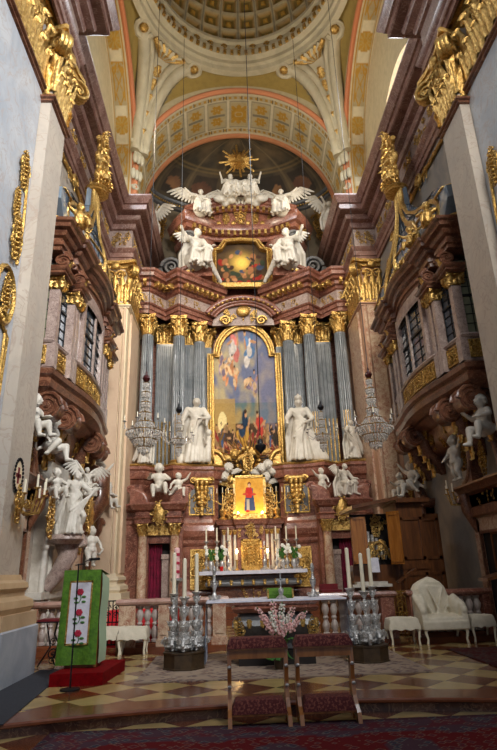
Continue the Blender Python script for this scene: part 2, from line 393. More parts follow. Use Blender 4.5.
# floors
mb=MB(); xs=[-5.4+10.8*i/48 for i in range(49)]
top=[(x,step_y(x)+.49) for x in xs]
n=len(top); mb.add([(x,y,0) for x,y in top]+[(x,26,0) for x,y in top],[(i,i+1,n+i+1,n+i) for i in range(n-1)])
st(obj('floor',mb,M['floor'],smooth=False))
mb=MB(); mb.sweep([(x,step_y(x)) for x in xs],[(-.5,-.15),(-.5,.004),(-.02,.004),(0,-.012),(0,-.035),(-.02,-.05),(-.09,-.055)],caps=False)
o=st(obj('trim_1',mb,M['stepm']))
mb=MB(); mb.sweep([(x,step_y(x)) for x in xs],[(-.085,-.04),(-.085,-.16)],caps=False); obj('riser',mb,M['brownmarble'],o,smooth=False)  # darker marble on the riser paints in the shade under the nosing
mb=MB(); mb.box(-9,9,-6,9.2,-.4,-.15); mb2=mb
st(obj('floor.001',mb2,M['floor'],smooth=False))
# ---- walls
def mx_(s,mb): return mb.mirx() if s<0 else mb
for s,side in((-1,'left'),(1,'right')):
    w=MB(); w.box(XW,XW+.5,YB1-.5,YC0+.3,0,14.85)
    st(obj('wall_'+side,mx_(s,w),M['wallshaded'] if s>0 else M['greymarble'],smooth=False))
    w=MB(); w.box(4.42,5.6,-6,YB1,-.15,14.8)
    st(obj('wall_%s_nave'%side,mx_(s,w),M['wallblue'],smooth=False))
    # lunette wall with arched window
    ww0,ww1,wz0,wzs=11.9,15.8,15.0,15.6; wr=(ww1-ww0)/2; wc=(ww0+ww1)/2
    inner=[(ww0,wz0)]+[(wc-wr*math.cos(PI*k/16),wzs+wr*.9*math.sin(PI*k/16)) for k in range(17)]+[(ww1,wz0)]
    outer=[(YB1-.1,14.7)]+[(YD-4.3*math.cos(PI*k/16),16.5+4.3*math.sin(PI*k/16)) for k in range(17)]+[(YC0+.1,14.7)]
    l=MB(); k=len(inner)
    l.add([(XW,y,z) for y,z in inner]+[(XW,y,z) for y,z in outer],[(i,i+1,k+i+1,k+i) for i in range(k-1)]+[(0,k,2*k-1,k-1)],hx(206,190,150))
    ins=[(wc+(y-wc)*.86,wz0+.12+(z-wz0)*.9) for y,z in inner]
    l.add([(XW,y,z) for y,z in inner]+[(XW+.55,y,z) for y,z in ins],[(i,i+1,k+i+1,k+i) for i in range(k-1)]+[(0,k-1,2*k-1,k)],hx(222,200,162))
    st(obj('wall_%s_lunette'%side,mx_(s,l),M['vcol'],smooth=False))
    g=MB(); g.prism(ins,(XW+.56,0,0),(0,1,0),(0,0,1),(1,0,0),.04)
    wn=st(obj('window_%d'%(1 if s<0 else 2),mx_(s,g),M['sky'],smooth=False))
    fr=MB()
    for q in range(1,6):
        y=ins[0][0]+(ins[-1][0]-ins[0][0])*q/6; fr.box(XW+.5,XW+.54,y-.03,y+.03,wz0+.12,wz0+.5+wr*.9*math.sin(math.acos(max(-1,min(1,(y-wc)/wr/.86)))) )
    for q in range(4): fr.box(XW+.5,XW+.54,ins[0][0]+.1*q*q*.6,ins[-1][0]-.1*q*q*.6,wz0+.4+q*.55,wz0+.45+q*.55)
    obj('window_frame',mx_(s,fr),M['lead'],wn,smooth=False)
# ---- pilasters (trim)
base_prof=[(.0,1.5),(.03,1.5),(.05,1.42),(.12,1.38),(.14,1.3),(.09,1.24),(.09,1.18),(.2,1.12),(.22,1.02),(.18,.94),(.26,.94),(.27,.74),(.3,.72),(.3,0)]
tn=[2]
def pilaster(s,x0,y0,y1,mshaft,zast,zcap,base='tan',cut_prof=base_prof,depth=1.2,zb=1.5,cap=True,capn=(4,3)):
    sh=MB(); sh.box(x0,x0+depth,y0,y1,zb-.02,zcap+.05)
    asg=MB()
    asg.sweep([(x0+depth,y1),(x0,y1),(x0,y0),(x0+depth,y0)] ,[(.0,zast-.12),(.05,zast-.1),(.05,zast-.06),(.1,zast-.04),(.1,zast),(.0,zast+.02)],caps=False)
    o=st(obj('trim_%d'%tn[0],mx_(s,sh),mshaft,ang=25,loc=(s*(x0+.3),(y0+y1)/2,0))); tn[0]+=1
    obj('astragal',mx_(s,asg),M['brownmarble'] if base=='tan' else mshaft,o,ang=30)
    path=[(x0+depth,y1),(x0,y1),(x0,y0),(x0+depth,y0)]
    b=MB(); b.sweep(path,[p for p in cut_prof if p[1]>.73],caps=False); obj('base',mx_(s,b),M['tanstone'] if base=='tan' else M['creamstucco'],o,ang=30)
    b=MB(); b.sweep(path,[p for p in cut_prof if p[1]<.745],caps=False); obj('plinth',mx_(s,b),M['bluepl'] if base=='tan' else M['creamstucco'],o,smooth=False)
    if cap:
        hy=(y1-y0)/2; hw=min(.5,depth/2)
        c=capital_mb(hw,hy,zcap-zast,False,4,capn[0])
        c2=MB(); c2.merge(c,Matrix.Translation((x0+hw,(y0+y1)/2,zast)))
        obj('capital',mx_(s,c2),M['gold'],o,ang=60)
    return o
for s in(-1,1):
    pilaster(s,4.4,6.6,YB0-.02,M['wallblue'],ZA+.25,ZCAP+.2,capn=(6,5))
    pilaster(s,XB,YB0,YB1,M['greymarble'],ZA,ZCAP,capn=(4,4))
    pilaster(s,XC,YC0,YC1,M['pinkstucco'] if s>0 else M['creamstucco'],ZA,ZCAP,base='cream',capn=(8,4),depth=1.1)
    # raised strip panels on the C pilaster: nave-facing pier face with a half-round reeding
    r=MB(); r.box(XC+.18,XC+.62,YC0-.07,YC0,1.5,ZA-.12); r.tube([(XC+.1,YC0-.02,1.5),(XC+.1,YC0-.02,ZA-.1)],.05,6)
    r.box(XC-.07,XC,YC0+.5,YC1-.7,1.5,ZA-.12)
    st(obj('trim_%d'%tn[0],mx_(s,r),M['pinklight'] if s<0 else M['creammarble'],smooth=False)); tn[0]+=1
# ---- side entablatures
for s in(-1,1):
    path=[(XB-.05,-2),(XB-.05,YB1),(XW-.02,YB1),(XW-.02,YC0-.05),(XC-.02,YC0-.05),(XC-.02,22.4)]
    if s>0: path=path
    pr1=[(0,ZCAP),(.06,ZCAP),(.06,ZCAP+.16),(.1,ZCAP+.18),(.1,ZCAP+.36),(.16,ZCAP+.42),(.2,ZCAP+.52),(.02,ZCAP+.55)]
    pr2=[(.02,ZCAP+.55),(.02,13.75)]
    pr3=[(.02,13.72),(.1,13.75),(.14,13.85),(.14,13.95),(.3,14.02),(.34,14.12),(.34,14.2),(.56,14.24),(.6,14.27),(.6,14.48),(.66,14.5),(.7,14.58),(.76,14.66),(.8,14.74),(.8,14.8),(-.9,14.84)]
    rp=list(reversed(path))
    P1=MB();P1.sweep(rp,pr1,caps=False);P2=MB();P2.sweep(rp,pr2,caps=False);P3=MB();P3.sweep(rp,pr3,caps=False)
    e=st(obj('trim_%d'%tn[0],mx_(s,P3),M['cornice'],ang=25)); tn[0]+=1
    obj('architrave',mx_(s,P1),M['cornice'],e,ang=25); obj('frieze',mx_(s,P2),M['pinkmarble'],e,smooth=False)
    # gilded scrolls in the frieze
    def fz(o_,ux,w,h,sd):
        g=MB(); scrollwork(g,o_,ux,(0,0,1),(-1,0,0) if abs(ux[1])>.5 else (0,-1,0),h,w,sd,n=max(3,int(w/h*2))) if False else None
    g=MB()
    for k in range(7):
        yc=YB1+.7+k*1.14
        scrollwork(g,(XW-.06,yc,13.33),(0,1,0),(0,0,1),(-1,0,0),1.0,.66,k,n=3)
    scrollwork(g,(XW-.45,YC0-.09,13.33),(1,0,0),(0,0,1),(0,-1,0),.7,.66,9,n=3)
    for k in range(2): scrollwork(g,(XC-.04,YC0+.7+k*1.2,13.33),(0,1,0),(0,0,1),(-1,0,0),1.1,.66,20+k,n=3)
    obj('frieze_ornament',mx_(s,g),M['gold'],e,ang=60)
# ---- vaults
CREAM=hx(184,170,136);GREY=hx(128,120,100);OLIVE=hx(140,118,56);GOLDC=hx(178,134,42);DK=hx(76,64,38);RED=hx(184,108,66);LTC=hx(208,196,164);YEL=hx(176,148,80)
def mixc(a,b,t): return tuple(x+(y-x)*t for x,y in zip(a,b))
ZS=16.5;RA=4.2
def archz(dx,half): # height of arch over offset
    t=max(0,1-(dx/half)**2); return ZS+half*math.sqrt(t)*1.0
# presbytery arch soffit (barrel between Y=18 and 20.8)
def arch_pt(u,v,r=RA):
    r=r+.22*v
    # u along the arch 0..1 (with stilts), v depth
    L1=ZS-14.8; L=2*L1+PI*r; d=u*L
    if d<L1: x,z=-r,14.8+d
    elif d>L-L1: x,z=r,14.8+(L-d)
    else:
        a=(d-L1)/r; x,z=-r*math.cos(a),ZS+r*math.sin(a)*(1+.015*v)
    return x,YC0+v*(YC1-YC0),z
def rosette(du,dv,R,n=8):
    rr=math.hypot(du,dv)
    if rr>R: return None
    a=math.atan2(dv,du); k=rr/R
    if k<.22: return GOLDC
    return GOLDC if k<(.62+.38*abs(math.cos(a*n/2))) and k>.3 else None
def arch_col(u,v):
    L=2*(ZS-14.8)+PI*RA; d=u*L; y=v*(YC1-YC0)
    if v<.045 or v>.955: return RED
    if v<.1 or v>.9: return LTC
    if .1<=v<.17 or .83<v<=.9:
        return GOLDC if (math.sin(d*28)>.1 and (.115<v<.155 or .845<v<.885)) else DK if abs(math.sin(d*28))<.15 else CREAM
    # coffers
    per=L/17; k=(d%per)/per-.5; w=(v-.5)/.66
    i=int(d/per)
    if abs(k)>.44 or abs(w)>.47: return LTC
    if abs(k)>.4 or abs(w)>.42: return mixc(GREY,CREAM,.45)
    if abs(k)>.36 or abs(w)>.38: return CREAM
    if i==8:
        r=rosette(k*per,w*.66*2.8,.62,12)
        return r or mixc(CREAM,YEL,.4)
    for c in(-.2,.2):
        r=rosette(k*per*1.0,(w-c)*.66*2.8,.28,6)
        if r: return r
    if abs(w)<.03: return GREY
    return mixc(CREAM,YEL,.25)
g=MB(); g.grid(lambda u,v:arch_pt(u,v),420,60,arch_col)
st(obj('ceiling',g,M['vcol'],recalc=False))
# edge moulding of the arch, front
for nm,yy,rr,th in(('front',YC0-.02,RA+.02,.11),('back',YC1,RA-.03,.12)):
    g=MB(); pts=[]
    for k in range(61):
        x,y,z=arch_pt(k/60,0 if nm=='front' else 1,rr); pts.append((x,yy,z))
    g.tube(pts,th,8); st(obj('trim_%d'%tn[0],g,mat('arch_moulding_'+nm,hx(188,120,80) if nm=='front' else hx(170,110,70),.6),None)); tn[0]+=1
# side arches over the bay: soffits
for s in(-1,1):
    L1=ZS-14.8; R=4.15; L=2*L1+PI*R
    def sp(u,v):
        d=u*L
        if d<L1: y,z=-R,14.8+d
        elif d>L-L1: y,z=R,14.8+(L-d)
        else:
            a=(d-L1)/R; y,z=-R*math.cos(a),ZS+R*math.sin(a)
        return (s*(4.3+v*.8),YD+y,z)
    def sc(u,v):
        d=u*L
        if v<.1: return RED
        if v<.2: return LTC
        if v>.95: return LTC
        per=1.5;k=(d%per)/per-.5;i=int(d/per)
        vv=(v-.575)/.375
        if abs(vv)>.9: return GOLDC
        if abs(vv)>.8: return CREAM
        if i%2==0:
            r=math.hypot(k*per,vv*.3)
            if r<.36:
                a=math.atan2(vv*.3,k*per)
                if r>.32 or r<.08: return GOLDC
                return GOLDC if math.cos(a*10)>0 and r>.1 else YEL
            return LTC if abs(vv)<.7 else CREAM
        q=abs(vv); kk=k+.5
        if abs(q-.62)<.08 and .1<kk<.9: return GOLDC
        if abs(q-.35*math.sin(kk*PI*2)**2-.1)<.08: return GOLDC
        if kk<.25 and math.cos(math.atan2(kk-.02,vv*.4)*12)>0: return GOLDC
        return mixc(CREAM,OLIVE,.35)
    g=MB(); g.grid(sp,300,30,sc); st(obj('ceiling.%03d'%(2 if s<0 else 3),g,M['vcol'],recalc=False))
    g=MB(); g.tube([ (s*4.28,)+tuple(sp(k/60,0)[1:]) for k in range(61)],.1,8); st(obj('trim_%d'%tn[0],g,M['terracotta'])); tn[0]+=1
# pendentives
RR=3.8; ZR=21.75
def pend(u,v):
    a=u*2*PI; dx,dy=math.cos(a),math.sin(a)
    t=min(4.28/abs(dx) if abs(dx)>1e-6 else 1e9,4.15/abs(dy) if abs(dy)>1e-6 else 1e9)
    px,py=dx*t,dy*t
    if abs(abs(px)-4.28)<1e-6: h=archz(py,4.15)
    else: h=archz(px,4.2)
    if abs(abs(px)-4.28)<.02 and abs(abs(py)-4.15)<.05: h=15.
    x=RR*dx+(px-RR*dx)*(1-(1-v)**.5 if False else math.sin(v*PI/2)); y=RR*dy+(py-RR*dy)*math.sin(v*PI/2); z=ZR+(h-ZR)*(1-math.cos(v*PI/2))
    return (x,YD+y,z)
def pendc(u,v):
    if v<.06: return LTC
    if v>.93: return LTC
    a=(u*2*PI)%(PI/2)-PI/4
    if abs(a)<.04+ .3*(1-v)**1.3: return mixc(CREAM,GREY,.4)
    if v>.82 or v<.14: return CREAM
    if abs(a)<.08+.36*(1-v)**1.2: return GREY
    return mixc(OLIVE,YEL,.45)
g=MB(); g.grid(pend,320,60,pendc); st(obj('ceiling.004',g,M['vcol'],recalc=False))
# ring cornice
g=MB()
prof=[(RR+.25,ZR-.35),(RR+.02,ZR-.3),(RR-.02,ZR-.12),(RR-.14,ZR-.08),(RR-.14,ZR+.1),(RR-.34,ZR+.18),(RR-.4,ZR+.4),(RR-.3,ZR+.48),(RR-.32,ZR+.75),(RR-.46,ZR+.8),(RR-.46,ZR+.95),(RR-.2,ZR+1.)]
g.lathe(prof,0,YD,0,96); g.f=[f for f in g.f if len(f)==4]
o=st(obj('trim_%d'%tn[0],g,M['greystucco'],recalc=False,ang=30)); tn[0]+=1
g=MB()
for k in range(72):
    a=2*PI*k/72; d=Vector((math.cos(a),math.sin(a),0)); sd=Vector((-d.y,d.x,0))
    g.obox(Vector((0,YD,ZR+.28))+d*(RR-.3)- d*.05,sd*.06,d*.09,(0,0,.1))
    if k%2==0: volute(g,Vector((0,YD,ZR+.62))+d*(RR-.36),sd,(0,0,1),.13,1.4,1,0,.25,7)
obj('modillion_band',g,M['goldfine'],o,ang=60)
# coffered dome
ND=28
def domep(u,v):
    a=u*2*PI; ph=v*1.25; r=RR-.2
    nr=6.5; b=1.0
    k=(u*ND)%1-.5; j=(v*nr)%1-.5
    rel=0
    if abs(k)<.36 and abs(j)<.36: rel=.13
    if abs(k)<.30 and abs(j)<.30: rel=.2
    if math.hypot(k,j)<.14: rel=.1
    rr=r+rel; return (rr*math.cos(ph)*math.cos(a),YD+rr*math.cos(ph)*math.sin(a),ZR+1.0+rr*math.sin(ph)*1.05)
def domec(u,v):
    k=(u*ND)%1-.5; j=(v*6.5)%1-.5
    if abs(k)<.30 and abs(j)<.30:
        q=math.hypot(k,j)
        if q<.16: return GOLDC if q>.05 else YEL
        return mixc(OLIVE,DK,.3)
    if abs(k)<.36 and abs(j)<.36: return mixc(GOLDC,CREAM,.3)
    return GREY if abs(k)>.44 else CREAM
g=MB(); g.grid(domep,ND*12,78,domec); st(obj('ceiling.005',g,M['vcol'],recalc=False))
# ---- apse: wall and semi-dome
YA=YC1; RAP=4.4; RDP=2.3; ZSP=18.3
g=MB()
g.grid(lambda u,v:(-RAP*math.cos(PI*u),YA+RDP*math.sin(PI*u),v*ZSP),48,20)
st(obj('wall_back',g,M['apse'],recalc=False))
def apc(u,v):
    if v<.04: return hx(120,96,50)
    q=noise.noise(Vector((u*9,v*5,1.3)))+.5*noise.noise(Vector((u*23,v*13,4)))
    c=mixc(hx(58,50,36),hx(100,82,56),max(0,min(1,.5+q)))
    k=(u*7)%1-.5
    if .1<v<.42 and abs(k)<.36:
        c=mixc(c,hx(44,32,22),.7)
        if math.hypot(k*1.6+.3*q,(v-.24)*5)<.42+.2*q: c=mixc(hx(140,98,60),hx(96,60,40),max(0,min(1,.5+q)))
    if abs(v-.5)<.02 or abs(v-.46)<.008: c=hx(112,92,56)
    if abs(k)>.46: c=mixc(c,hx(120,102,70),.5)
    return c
def apdome(u,v):
    ph=v*PI/2
    return (-RAP*math.cos(ph)*math.cos(PI*u),YA+RDP*math.cos(ph)*math.sin(PI*u),ZSP+2.7*math.sin(ph))
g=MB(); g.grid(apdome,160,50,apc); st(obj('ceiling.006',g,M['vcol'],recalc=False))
g=MB(); g.sweep([(-RAP*math.cos(PI*k/40),YA+RDP*math.sin(PI*k/40)) for k in range(41)],[(0,ZSP-.4),(.1,ZSP-.35),(.12,ZSP-.2),(.26,ZSP-.1),(.3,ZSP),(0,ZSP+.1)],caps=False)
o=st(obj('trim_%d'%tn[0],g,M['darkgrey'],ang=30)); tn[0]+=1
g=MB()
for k in range(1,80):
    a=PI*k/80; g.ell((-(RAP-.16)*math.cos(a),YA+(RDP-.16)*math.sin(a),ZSP-.15),(.06,.06,.08),6,4)
obj('bead_band',g,M['gold'],o)
# gap fill: closing wall between arch extrados and dome zone is the pendentive; closing ring above bay front omitted
# gilded pendants on apse wall sides
for s in(-1,1):
    g=MB(); roc(g,(s*3.85,21.75,15.6),(1,s*.5,0),(0,0,1),(-s*.4,-1,0),1.9,4)
    o=tag(obj('gilded_trophy',g,M['gold'],ang=60,loc=(s*3.85,21.75,15.6)),'gilded foliage drop on the apse wall just %s of the upper altar'%('left' if s<0 else 'right'),'ornament','foliage drops on the apse wall')
# consoles on the pendentives (shell-topped scroll brackets)
def console(sx,sy):
    a=math.atan2(sy*4.15,sx*4.28); 
    c=MB();gd=MB()
    L=14
    d=Vector((math.cos(a),math.sin(a),0)); sd=Vector((-d.y,d.x,0))
    uu=(a/(2*PI))%1
    def on(v,off=.0,lat=0):
        p=Vector(pend(uu,v)); q=Vector(pend(uu,min(1,v+.01)));t=(q-p).normalized(); nn=sd.cross(t); 
        if nn.dot(d)>0: nn=-nn
        return p+nn*off+sd*lat,nn,t
    # two side ribs sweeping up and out to the ring
    for sg in(-1,1):
        for w0,r0 in((.0,.19),(.3,.11)):
            pts=[]
            for k in range(L+1):
                v=.78-.72*k/L; lat=sg*(.22+1.15*(k/L)**2.0-w0*(.5+k/L)); pts.append(on(v,.16,lat)[0])
            c.tube(pts,[r0*(1+.5*k/L) for k in range(L+1)],8)
        p,nn,t=on(.07,.34,sg*1.3); volute(c,p,sd*sg,-t,.4,1.8,1,PI,.3,10); gd.ell(p,.2,8,5)
        for q,(rr,o_) in enumerate(((.2,.2),(.14,.38))):
            p,nn,t=on(.10-.05*q,.3,sg*(.25+.2*q)); c.ell(p+Vector((0,0,.25-.1*q)),rr,10,6)
        p,nn,t=on(.74,.18,sg*.24); volute(c,p,sd*sg,t,.2,1.6,1,0,.3,8)
    c.grid(lambda u_,v_:on(.8-.72*v_,.1+.08*math.sin(PI*u_),(u_-.5)*2*(.2+.55*v_**2))[0],10,20)
    for k in range(9):
        f=(k-4)/4; p,nn,t=on(.22,.1,f*.1); q,_,_=on(.07,.42,f*.75); (gd if k%2==0 else c).tube([p,p.lerp(q,.5)+nn*.16,q],[.06,.12,.1],6)
    for k in range(5):
        p,nn,t=on(.35+.09*k,.1,0); leaf(gd,p+t*.1+nn*.06,nn,-t,sd,.4,.46,.4)
    # lower pendant: triple scroll
    for k in range(3):
        v=.74+.07*k
        for lat in(-.16,0,.16):
            p,nn,t=on(v,.2-.03*k,lat); c.ell(p,(.11,.11,.26),8,5)
    p,nn,t=on(.93,.12,0); volute(c,p,sd,t,.16,1.5,1,0,.35,8)
    return c,gd
for i,(sx,sy) in enumerate(((-1,1),(1,1))):
    c,gd=console(sx,sy)
    r=st(obj('trim_%d'%tn[0],c,M['greystucco'],ang=50)); tn[0]+=1
    obj('gilded_shell',gd,M['gold'],r,ang=50)
# ================================================================= HIGH ALTAR RETABLE
R_=thing('high_altarpiece','towering red marble columned altarpiece with gilt capitals filling the apse','altarpiece',(0,21,0))
RM,BM,GD=M['redmarble'],M['brownmarble'],M['gold']
fr=[(.95,21.45),(1.45,21.05),(2.62,20.05),(3.2,20.62),(3.8,19.85),(4.32,19.85)]
full=[(-x,y) for x,y in reversed(fr)]+[(x,y) for x,y in fr]
ZC0,ZC1,ZE=10.35,11.2,12.95   # capital bottom, top, entablature top
Z_B=5.05                      # column base
ent1=[(0,ZC1),(.04,ZC1),(.04,ZC1+.14),(.09,ZC1+.17),(.09,ZC1+.32),(.15,ZC1+.36),(.17,ZC1+.42),(0,ZC1+.45)]
ent2=[(0,ZC1+.45),(0,ZC1+.98)]
ent3=[(0,ZC1+.95),(.07,ZC1+1.0),(.1,ZC1+1.1),(.2,ZC1+1.14),(.2,ZC1+1.3),(.32,ZC1+1.34),(.36,ZC1+1.42),(.46,ZC1+1.46),(.48,ZC1+1.6),(.54,ZC1+1.66),(.56,ZE),(-.6,ZE+.02)]
halves=[[(x,y) for x,y in fr],[(-x,y) for x,y in reversed(fr)]]
for hp,nm in zip(halves,('right','left')):
    g=MB();g.sweep(hp,ent1);obj('architrave',g,RM,R_,ang=25)
    g=MB();g.sweep(hp,ent2);obj('frieze',g,M['pinkmarble'],R_,smooth=False)
    g=MB();g.sweep(hp,ent3);obj('cornice',g,RM,R_,ang=25)
    g=MB();d=MB()
    for (a,b) in zip(hp[:-1],hp[1:]):
        A=Vector(a);B=Vector(b);L=(B-A).length;t=(B-A)/L;nn=Vector((t.y,-t.x))
        k=max(1,int(L/.24))
        for i in range(k):
            c=A+t*L*(i+.5)/k+nn*.3; g.obox((c.x,c.y,ZC1+1.23),(t.x*.06,t.y*.06,0),(nn.x*.12,nn.y*.12,0),(0,0,.1)); g.ell((c.x+nn.x*.12,c.y+nn.y*.12,ZC1+1.2),.07,6,4)
        if L>.5:
            c=(A+B)/2+nn*.01; d.add([],[]) ; scrollwork(d,(c.x,c.y,ZC1+.71),(t.x,t.y,0),(0,0,1),(nn.x,nn.y,0),L*.8,.4,int(L*10),n=3)
    obj('modillion_row',g,GD,R_,ang=50); 
    obj('frieze_ornament',d,M['goldfine'],R_,ang=50)
# back wall of the retable, between and behind the columns
g=MB(); back=[(x*1.0,y+.95) for x,y in full]; 
bp=[(-4.35,21.3),(-3.3,21.3),(-2.75,21.2),(-1.5,21.8),(1.5,21.8),(2.75,21.2),(3.3,21.3),(4.35,21.3)]
g.sweep(bp,[(0,2.0),(0,ZE)],caps=False); obj('back_wall',g,RM,R_,smooth=False)
# --- column
def flute(a,z): 
    return 1-.085*max(0,math.cos(a*11))**.6 if True else 1
def column(cx,cy,r):
    z0,z1=Z_B+.32,ZC0
    c=MB(); pr=[(r*.985,z0),(r,z0+1.5),(r*.985,z0+3),(r*.95,z1-1.2),(r*.9,z1-.08),(r*.93,z1-.06),(r*.93,z1)]
    c.lathe(pr,cx,cy,0,112,rf=lambda a,z:1-.3*max(0,math.cos(a*16)) if z<z1-.07 else 1)
    o=obj('column_shaft',c,M['column'],R_,ang=80)
    b=MB(); b.lathe([(r*1.36,Z_B+.1),(r*1.42,Z_B+.15),(r*1.36,Z_B+.2),(r*1.16,Z_B+.22),(r*1.16,Z_B+.27),(r*1.22,Z_B+.3),(r*1.02,Z_B+.34)],cx,cy,0,24); b.box(cx-r*1.45,cx+r*1.45,cy-r*1.45,cy+r*1.45,Z_B,Z_B+.11)
    obj('column_base',b,GD,o,ang=30)
    f=MB()
    for k in range(16):
        a=2*PI*k/16
        if math.sin(a)>.4: continue
        rr=r*.8; x=cx+rr*math.cos(a);y=cy+rr*math.sin(a); f.tube([(x,y,z0+.05),(x,y,z0+1.75)],.03,5)
    obj('gilded_fluting',f,GD,o)
    m2=MB(); m2.merge(CAP[r],Matrix.Translation((cx,cy,ZC0)))
    obj('capital',m2,GD,o,ang=60)
CAP={}
for r in(.255,.245): CAP[r]=capital_mb(r*.9,r*.9,ZC1-ZC0,True)
for s in(-1,1):
    column(s*2.62,20.38,.255); column(s*1.84,21.0,.255); column(s*3.84,20.2,.245)
    # pilasters behind
    for px,py,w in((3.3,21.02,.3),(2.92,21.05,.22),(2.25,21.15,.2),(1.5,21.45,.14)):
        g=MB(); g.box(s*px-w,s*px+w,py,py+.3,Z_B,ZC0)
        for k in range(4 if w>.15 else 2): x=s*px-w+2*w*(k+.5)/(4 if w>.15 else 2); g.tube([(x,py,Z_B+.3),(x,py,ZC0-.1)],w*.17,6)
        o=obj('pilaster',g,M['column'],R_,ang=50)
        g=MB()
        nf=5 if w>.15 else 3
        for k in range(nf): x=s*px-w+2*w*k/(nf-1); g.tube([(x*1.0,py-.01,Z_B+.3),(x,py-.01,Z_B+2.0)],w*.09,5)
        obj('gilded_fluting',g,GD,o)
        m2=MB(); m2.merge(capital_mb(w*.95,.14,ZC1-ZC0,False,2,1),Matrix.Translation((s*px,py+.15,ZC0))); obj('capital',m2,GD,o,ang=60)
        g=MB(); g.box(s*px-w-.04,s*px+w+.04,py-.06,py+.3,Z_B,Z_B+.3); obj('column_base',g,GD,o)
# --- pedestal zone
ped=[(1.12,21.2),(1.12,20.15),(1.35,19.98),(2.05,19.9),(2.62,19.62),(3.25,20.25),(3.75,19.6),(4.35,19.6)]
pp=[(0,.3),(.12,.3),(.12,.7),(.05,.85),(0,.9),(0,2.3),(.05,2.32),(.1,2.4),(.1,2.5),(.2,2.62),(.24,2.8),(.2,2.98),(.1,3.08),(.06,3.2),(0,3.24),(0,4.42),(.04,4.46),(.08,4.56),(.16,4.6),(.2,4.72),(.2,4.86),(.26,4.92),(.26,5.02),(-1.4,5.05)]
for s in(-1,1):
    P=ped if s>0 else [(-x,y) for x,y in reversed(ped)]
    g=MB(); g.sweep(P,pp,caps=False); obj('pedestal',g,RM,R_,ang=25)
    g=MB(); g.sweep(P,[(.0,5.02),(.22,5.03),(.25,5.07),(.2,5.12),(-.3,5.12)],caps=False); obj('gilded_plinth_band',g,GD,R_,ang=30)
    # panel (grey) with gilt console and scrollwork
    o=Vector((s*1.7,19.93,3.85)); ux=Vector((1,-s*.1,0)).normalized(); un=Vector((-s*.1,-1,0)).normalized()
    g=MB(); g.obox(o,ux*.44,un*.03,(0,0,.5)); pnl=obj('grey_panel',g,M['darkgrey'],R_,smooth=False)
    g=MB(); frame_rect(g,o+un*.03,ux,(0,0,1),un,.9,1.02,.05,.05); 
    scrollwork(g,o+un*.05-ux*0,ux,(0,0,1),un,.8,.95,3,n=5); obj('gilded_frame',g,M['goldfine'],pnl,ang=50)
    g=MB(); c=o+Vector((0,0,.6))+un*.16
    for w in(-1,0,1): 
        for q,(dz,rr) in enumerate(((0,.15),(-.2,.13),(-.36,.1),(-.52,.09),(-.7,.08))): g.ell(c+ux*w*(.17-.02*q)+Vector((0,0,dz)),(.09,.11,rr),8,5)
    g.tube([c-ux*.28+Vector((0,0,.1)),c+ux*.28+Vector((0,0,.1))],.1,10)
    volute(g,c-ux*.3+Vector((0,0,.08)),ux,(0,0,1),.13,1.6,1,0,.35); volute(g,c+ux*.3+Vector((0,0,.08)),ux,(0,0,1),.13,1.6,1,0,.35)
    for k in range(5): leaf(g,c+Vector((0,0,-.25-.16*k)),un,(0,0,-1),ux,.3-.03*k,.26,.35)
    obj('gilded_console',g,GD,R_,ang=60)
    # relief below
    o=Vector((s*1.62,19.93,1.55)); g=MB(); g.obox(o,ux*.46,un*.04,(0,0,.62)); rp=obj('gilded_panel',g,M['goldfine'],R_,smooth=False)
    g=MB(); frame_rect(g,o+un*.05,ux,(0,0,1),un,.94,1.3,.05,.05); scrollwork(g,o+un*.06,ux,(0,0,1),un,.8,1.15,11,n=6,th=1.3); obj('relief_scrolls',g,GD,rp,ang=60)
    # gilded arch section beside the glory, at the foot of the big painting
    g=MB(); pts=[(s*(1.25-.42*math.cos(PI*.5*k/8)*1.0)+0,20.55,5.12+.62*math.sin(PI*.5*k/8)) for k in range(9)]
    g.tube(pts,.09,8); g.box(min(s*.8,s*1.25),max(s*.8,s*1.25),20.6,20.8,5.05,5.6); obj('gilded_arch_section',g,GD,R_,ang=50)
# centre body behind the tabernacle
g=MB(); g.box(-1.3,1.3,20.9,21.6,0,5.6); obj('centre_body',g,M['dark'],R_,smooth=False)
# --- main painting
PZ0,PZ1,PW,PR=5.45,9.75,1.22,1.22
def arch_outline(w,z0,z1,ear=.14,n=20,top=1.25):
    pts=[(-w,z0),(-w,z1)]+[(-(w-ear)*math.cos(PI*k/n),z1+top*math.sin(PI*k/n)) for k in range(n+1)]+[(w,z1),(w,z0)]
    return pts
YP=21.15
fo=arch_outline(1.52,5.2,9.95,.26,24,1.4); fi=arch_outline(1.28,5.2,9.8,.24,24,1.24)
def ring_between(mb,A,B,y0,y1):
    n=len(A); vs=[(x,y0,z) for x,z in A]+[(x,y0-.05,z) for x,z in B]+[(x,y1,z) for x,z in A]+[(x,y1,z) for x,z in B]
    fs=[]
    for i in range(n-1): fs+=[(i,i+1,n+i+1,n+i),(2*n+i,2*n+i+1,i+1,i),(n+i,n+i+1,3*n+i+1,3*n+i)]
    mb.add(vs,fs)
g=MB(); ring_between(g,fo,fi,YP,YP+.3); 
mid=[((a[0]+b[0])/2,(a[1]+b[1])/2) for a,b in zip(fo,fi)]; g.tube([(x,YP-.03,z) for x,z in mid],.075,8)
g.tube([(x,YP-.0,z) for x,z in fi],.03,6)
frm=obj('painting_frame',g,GD,R_,ang=50)
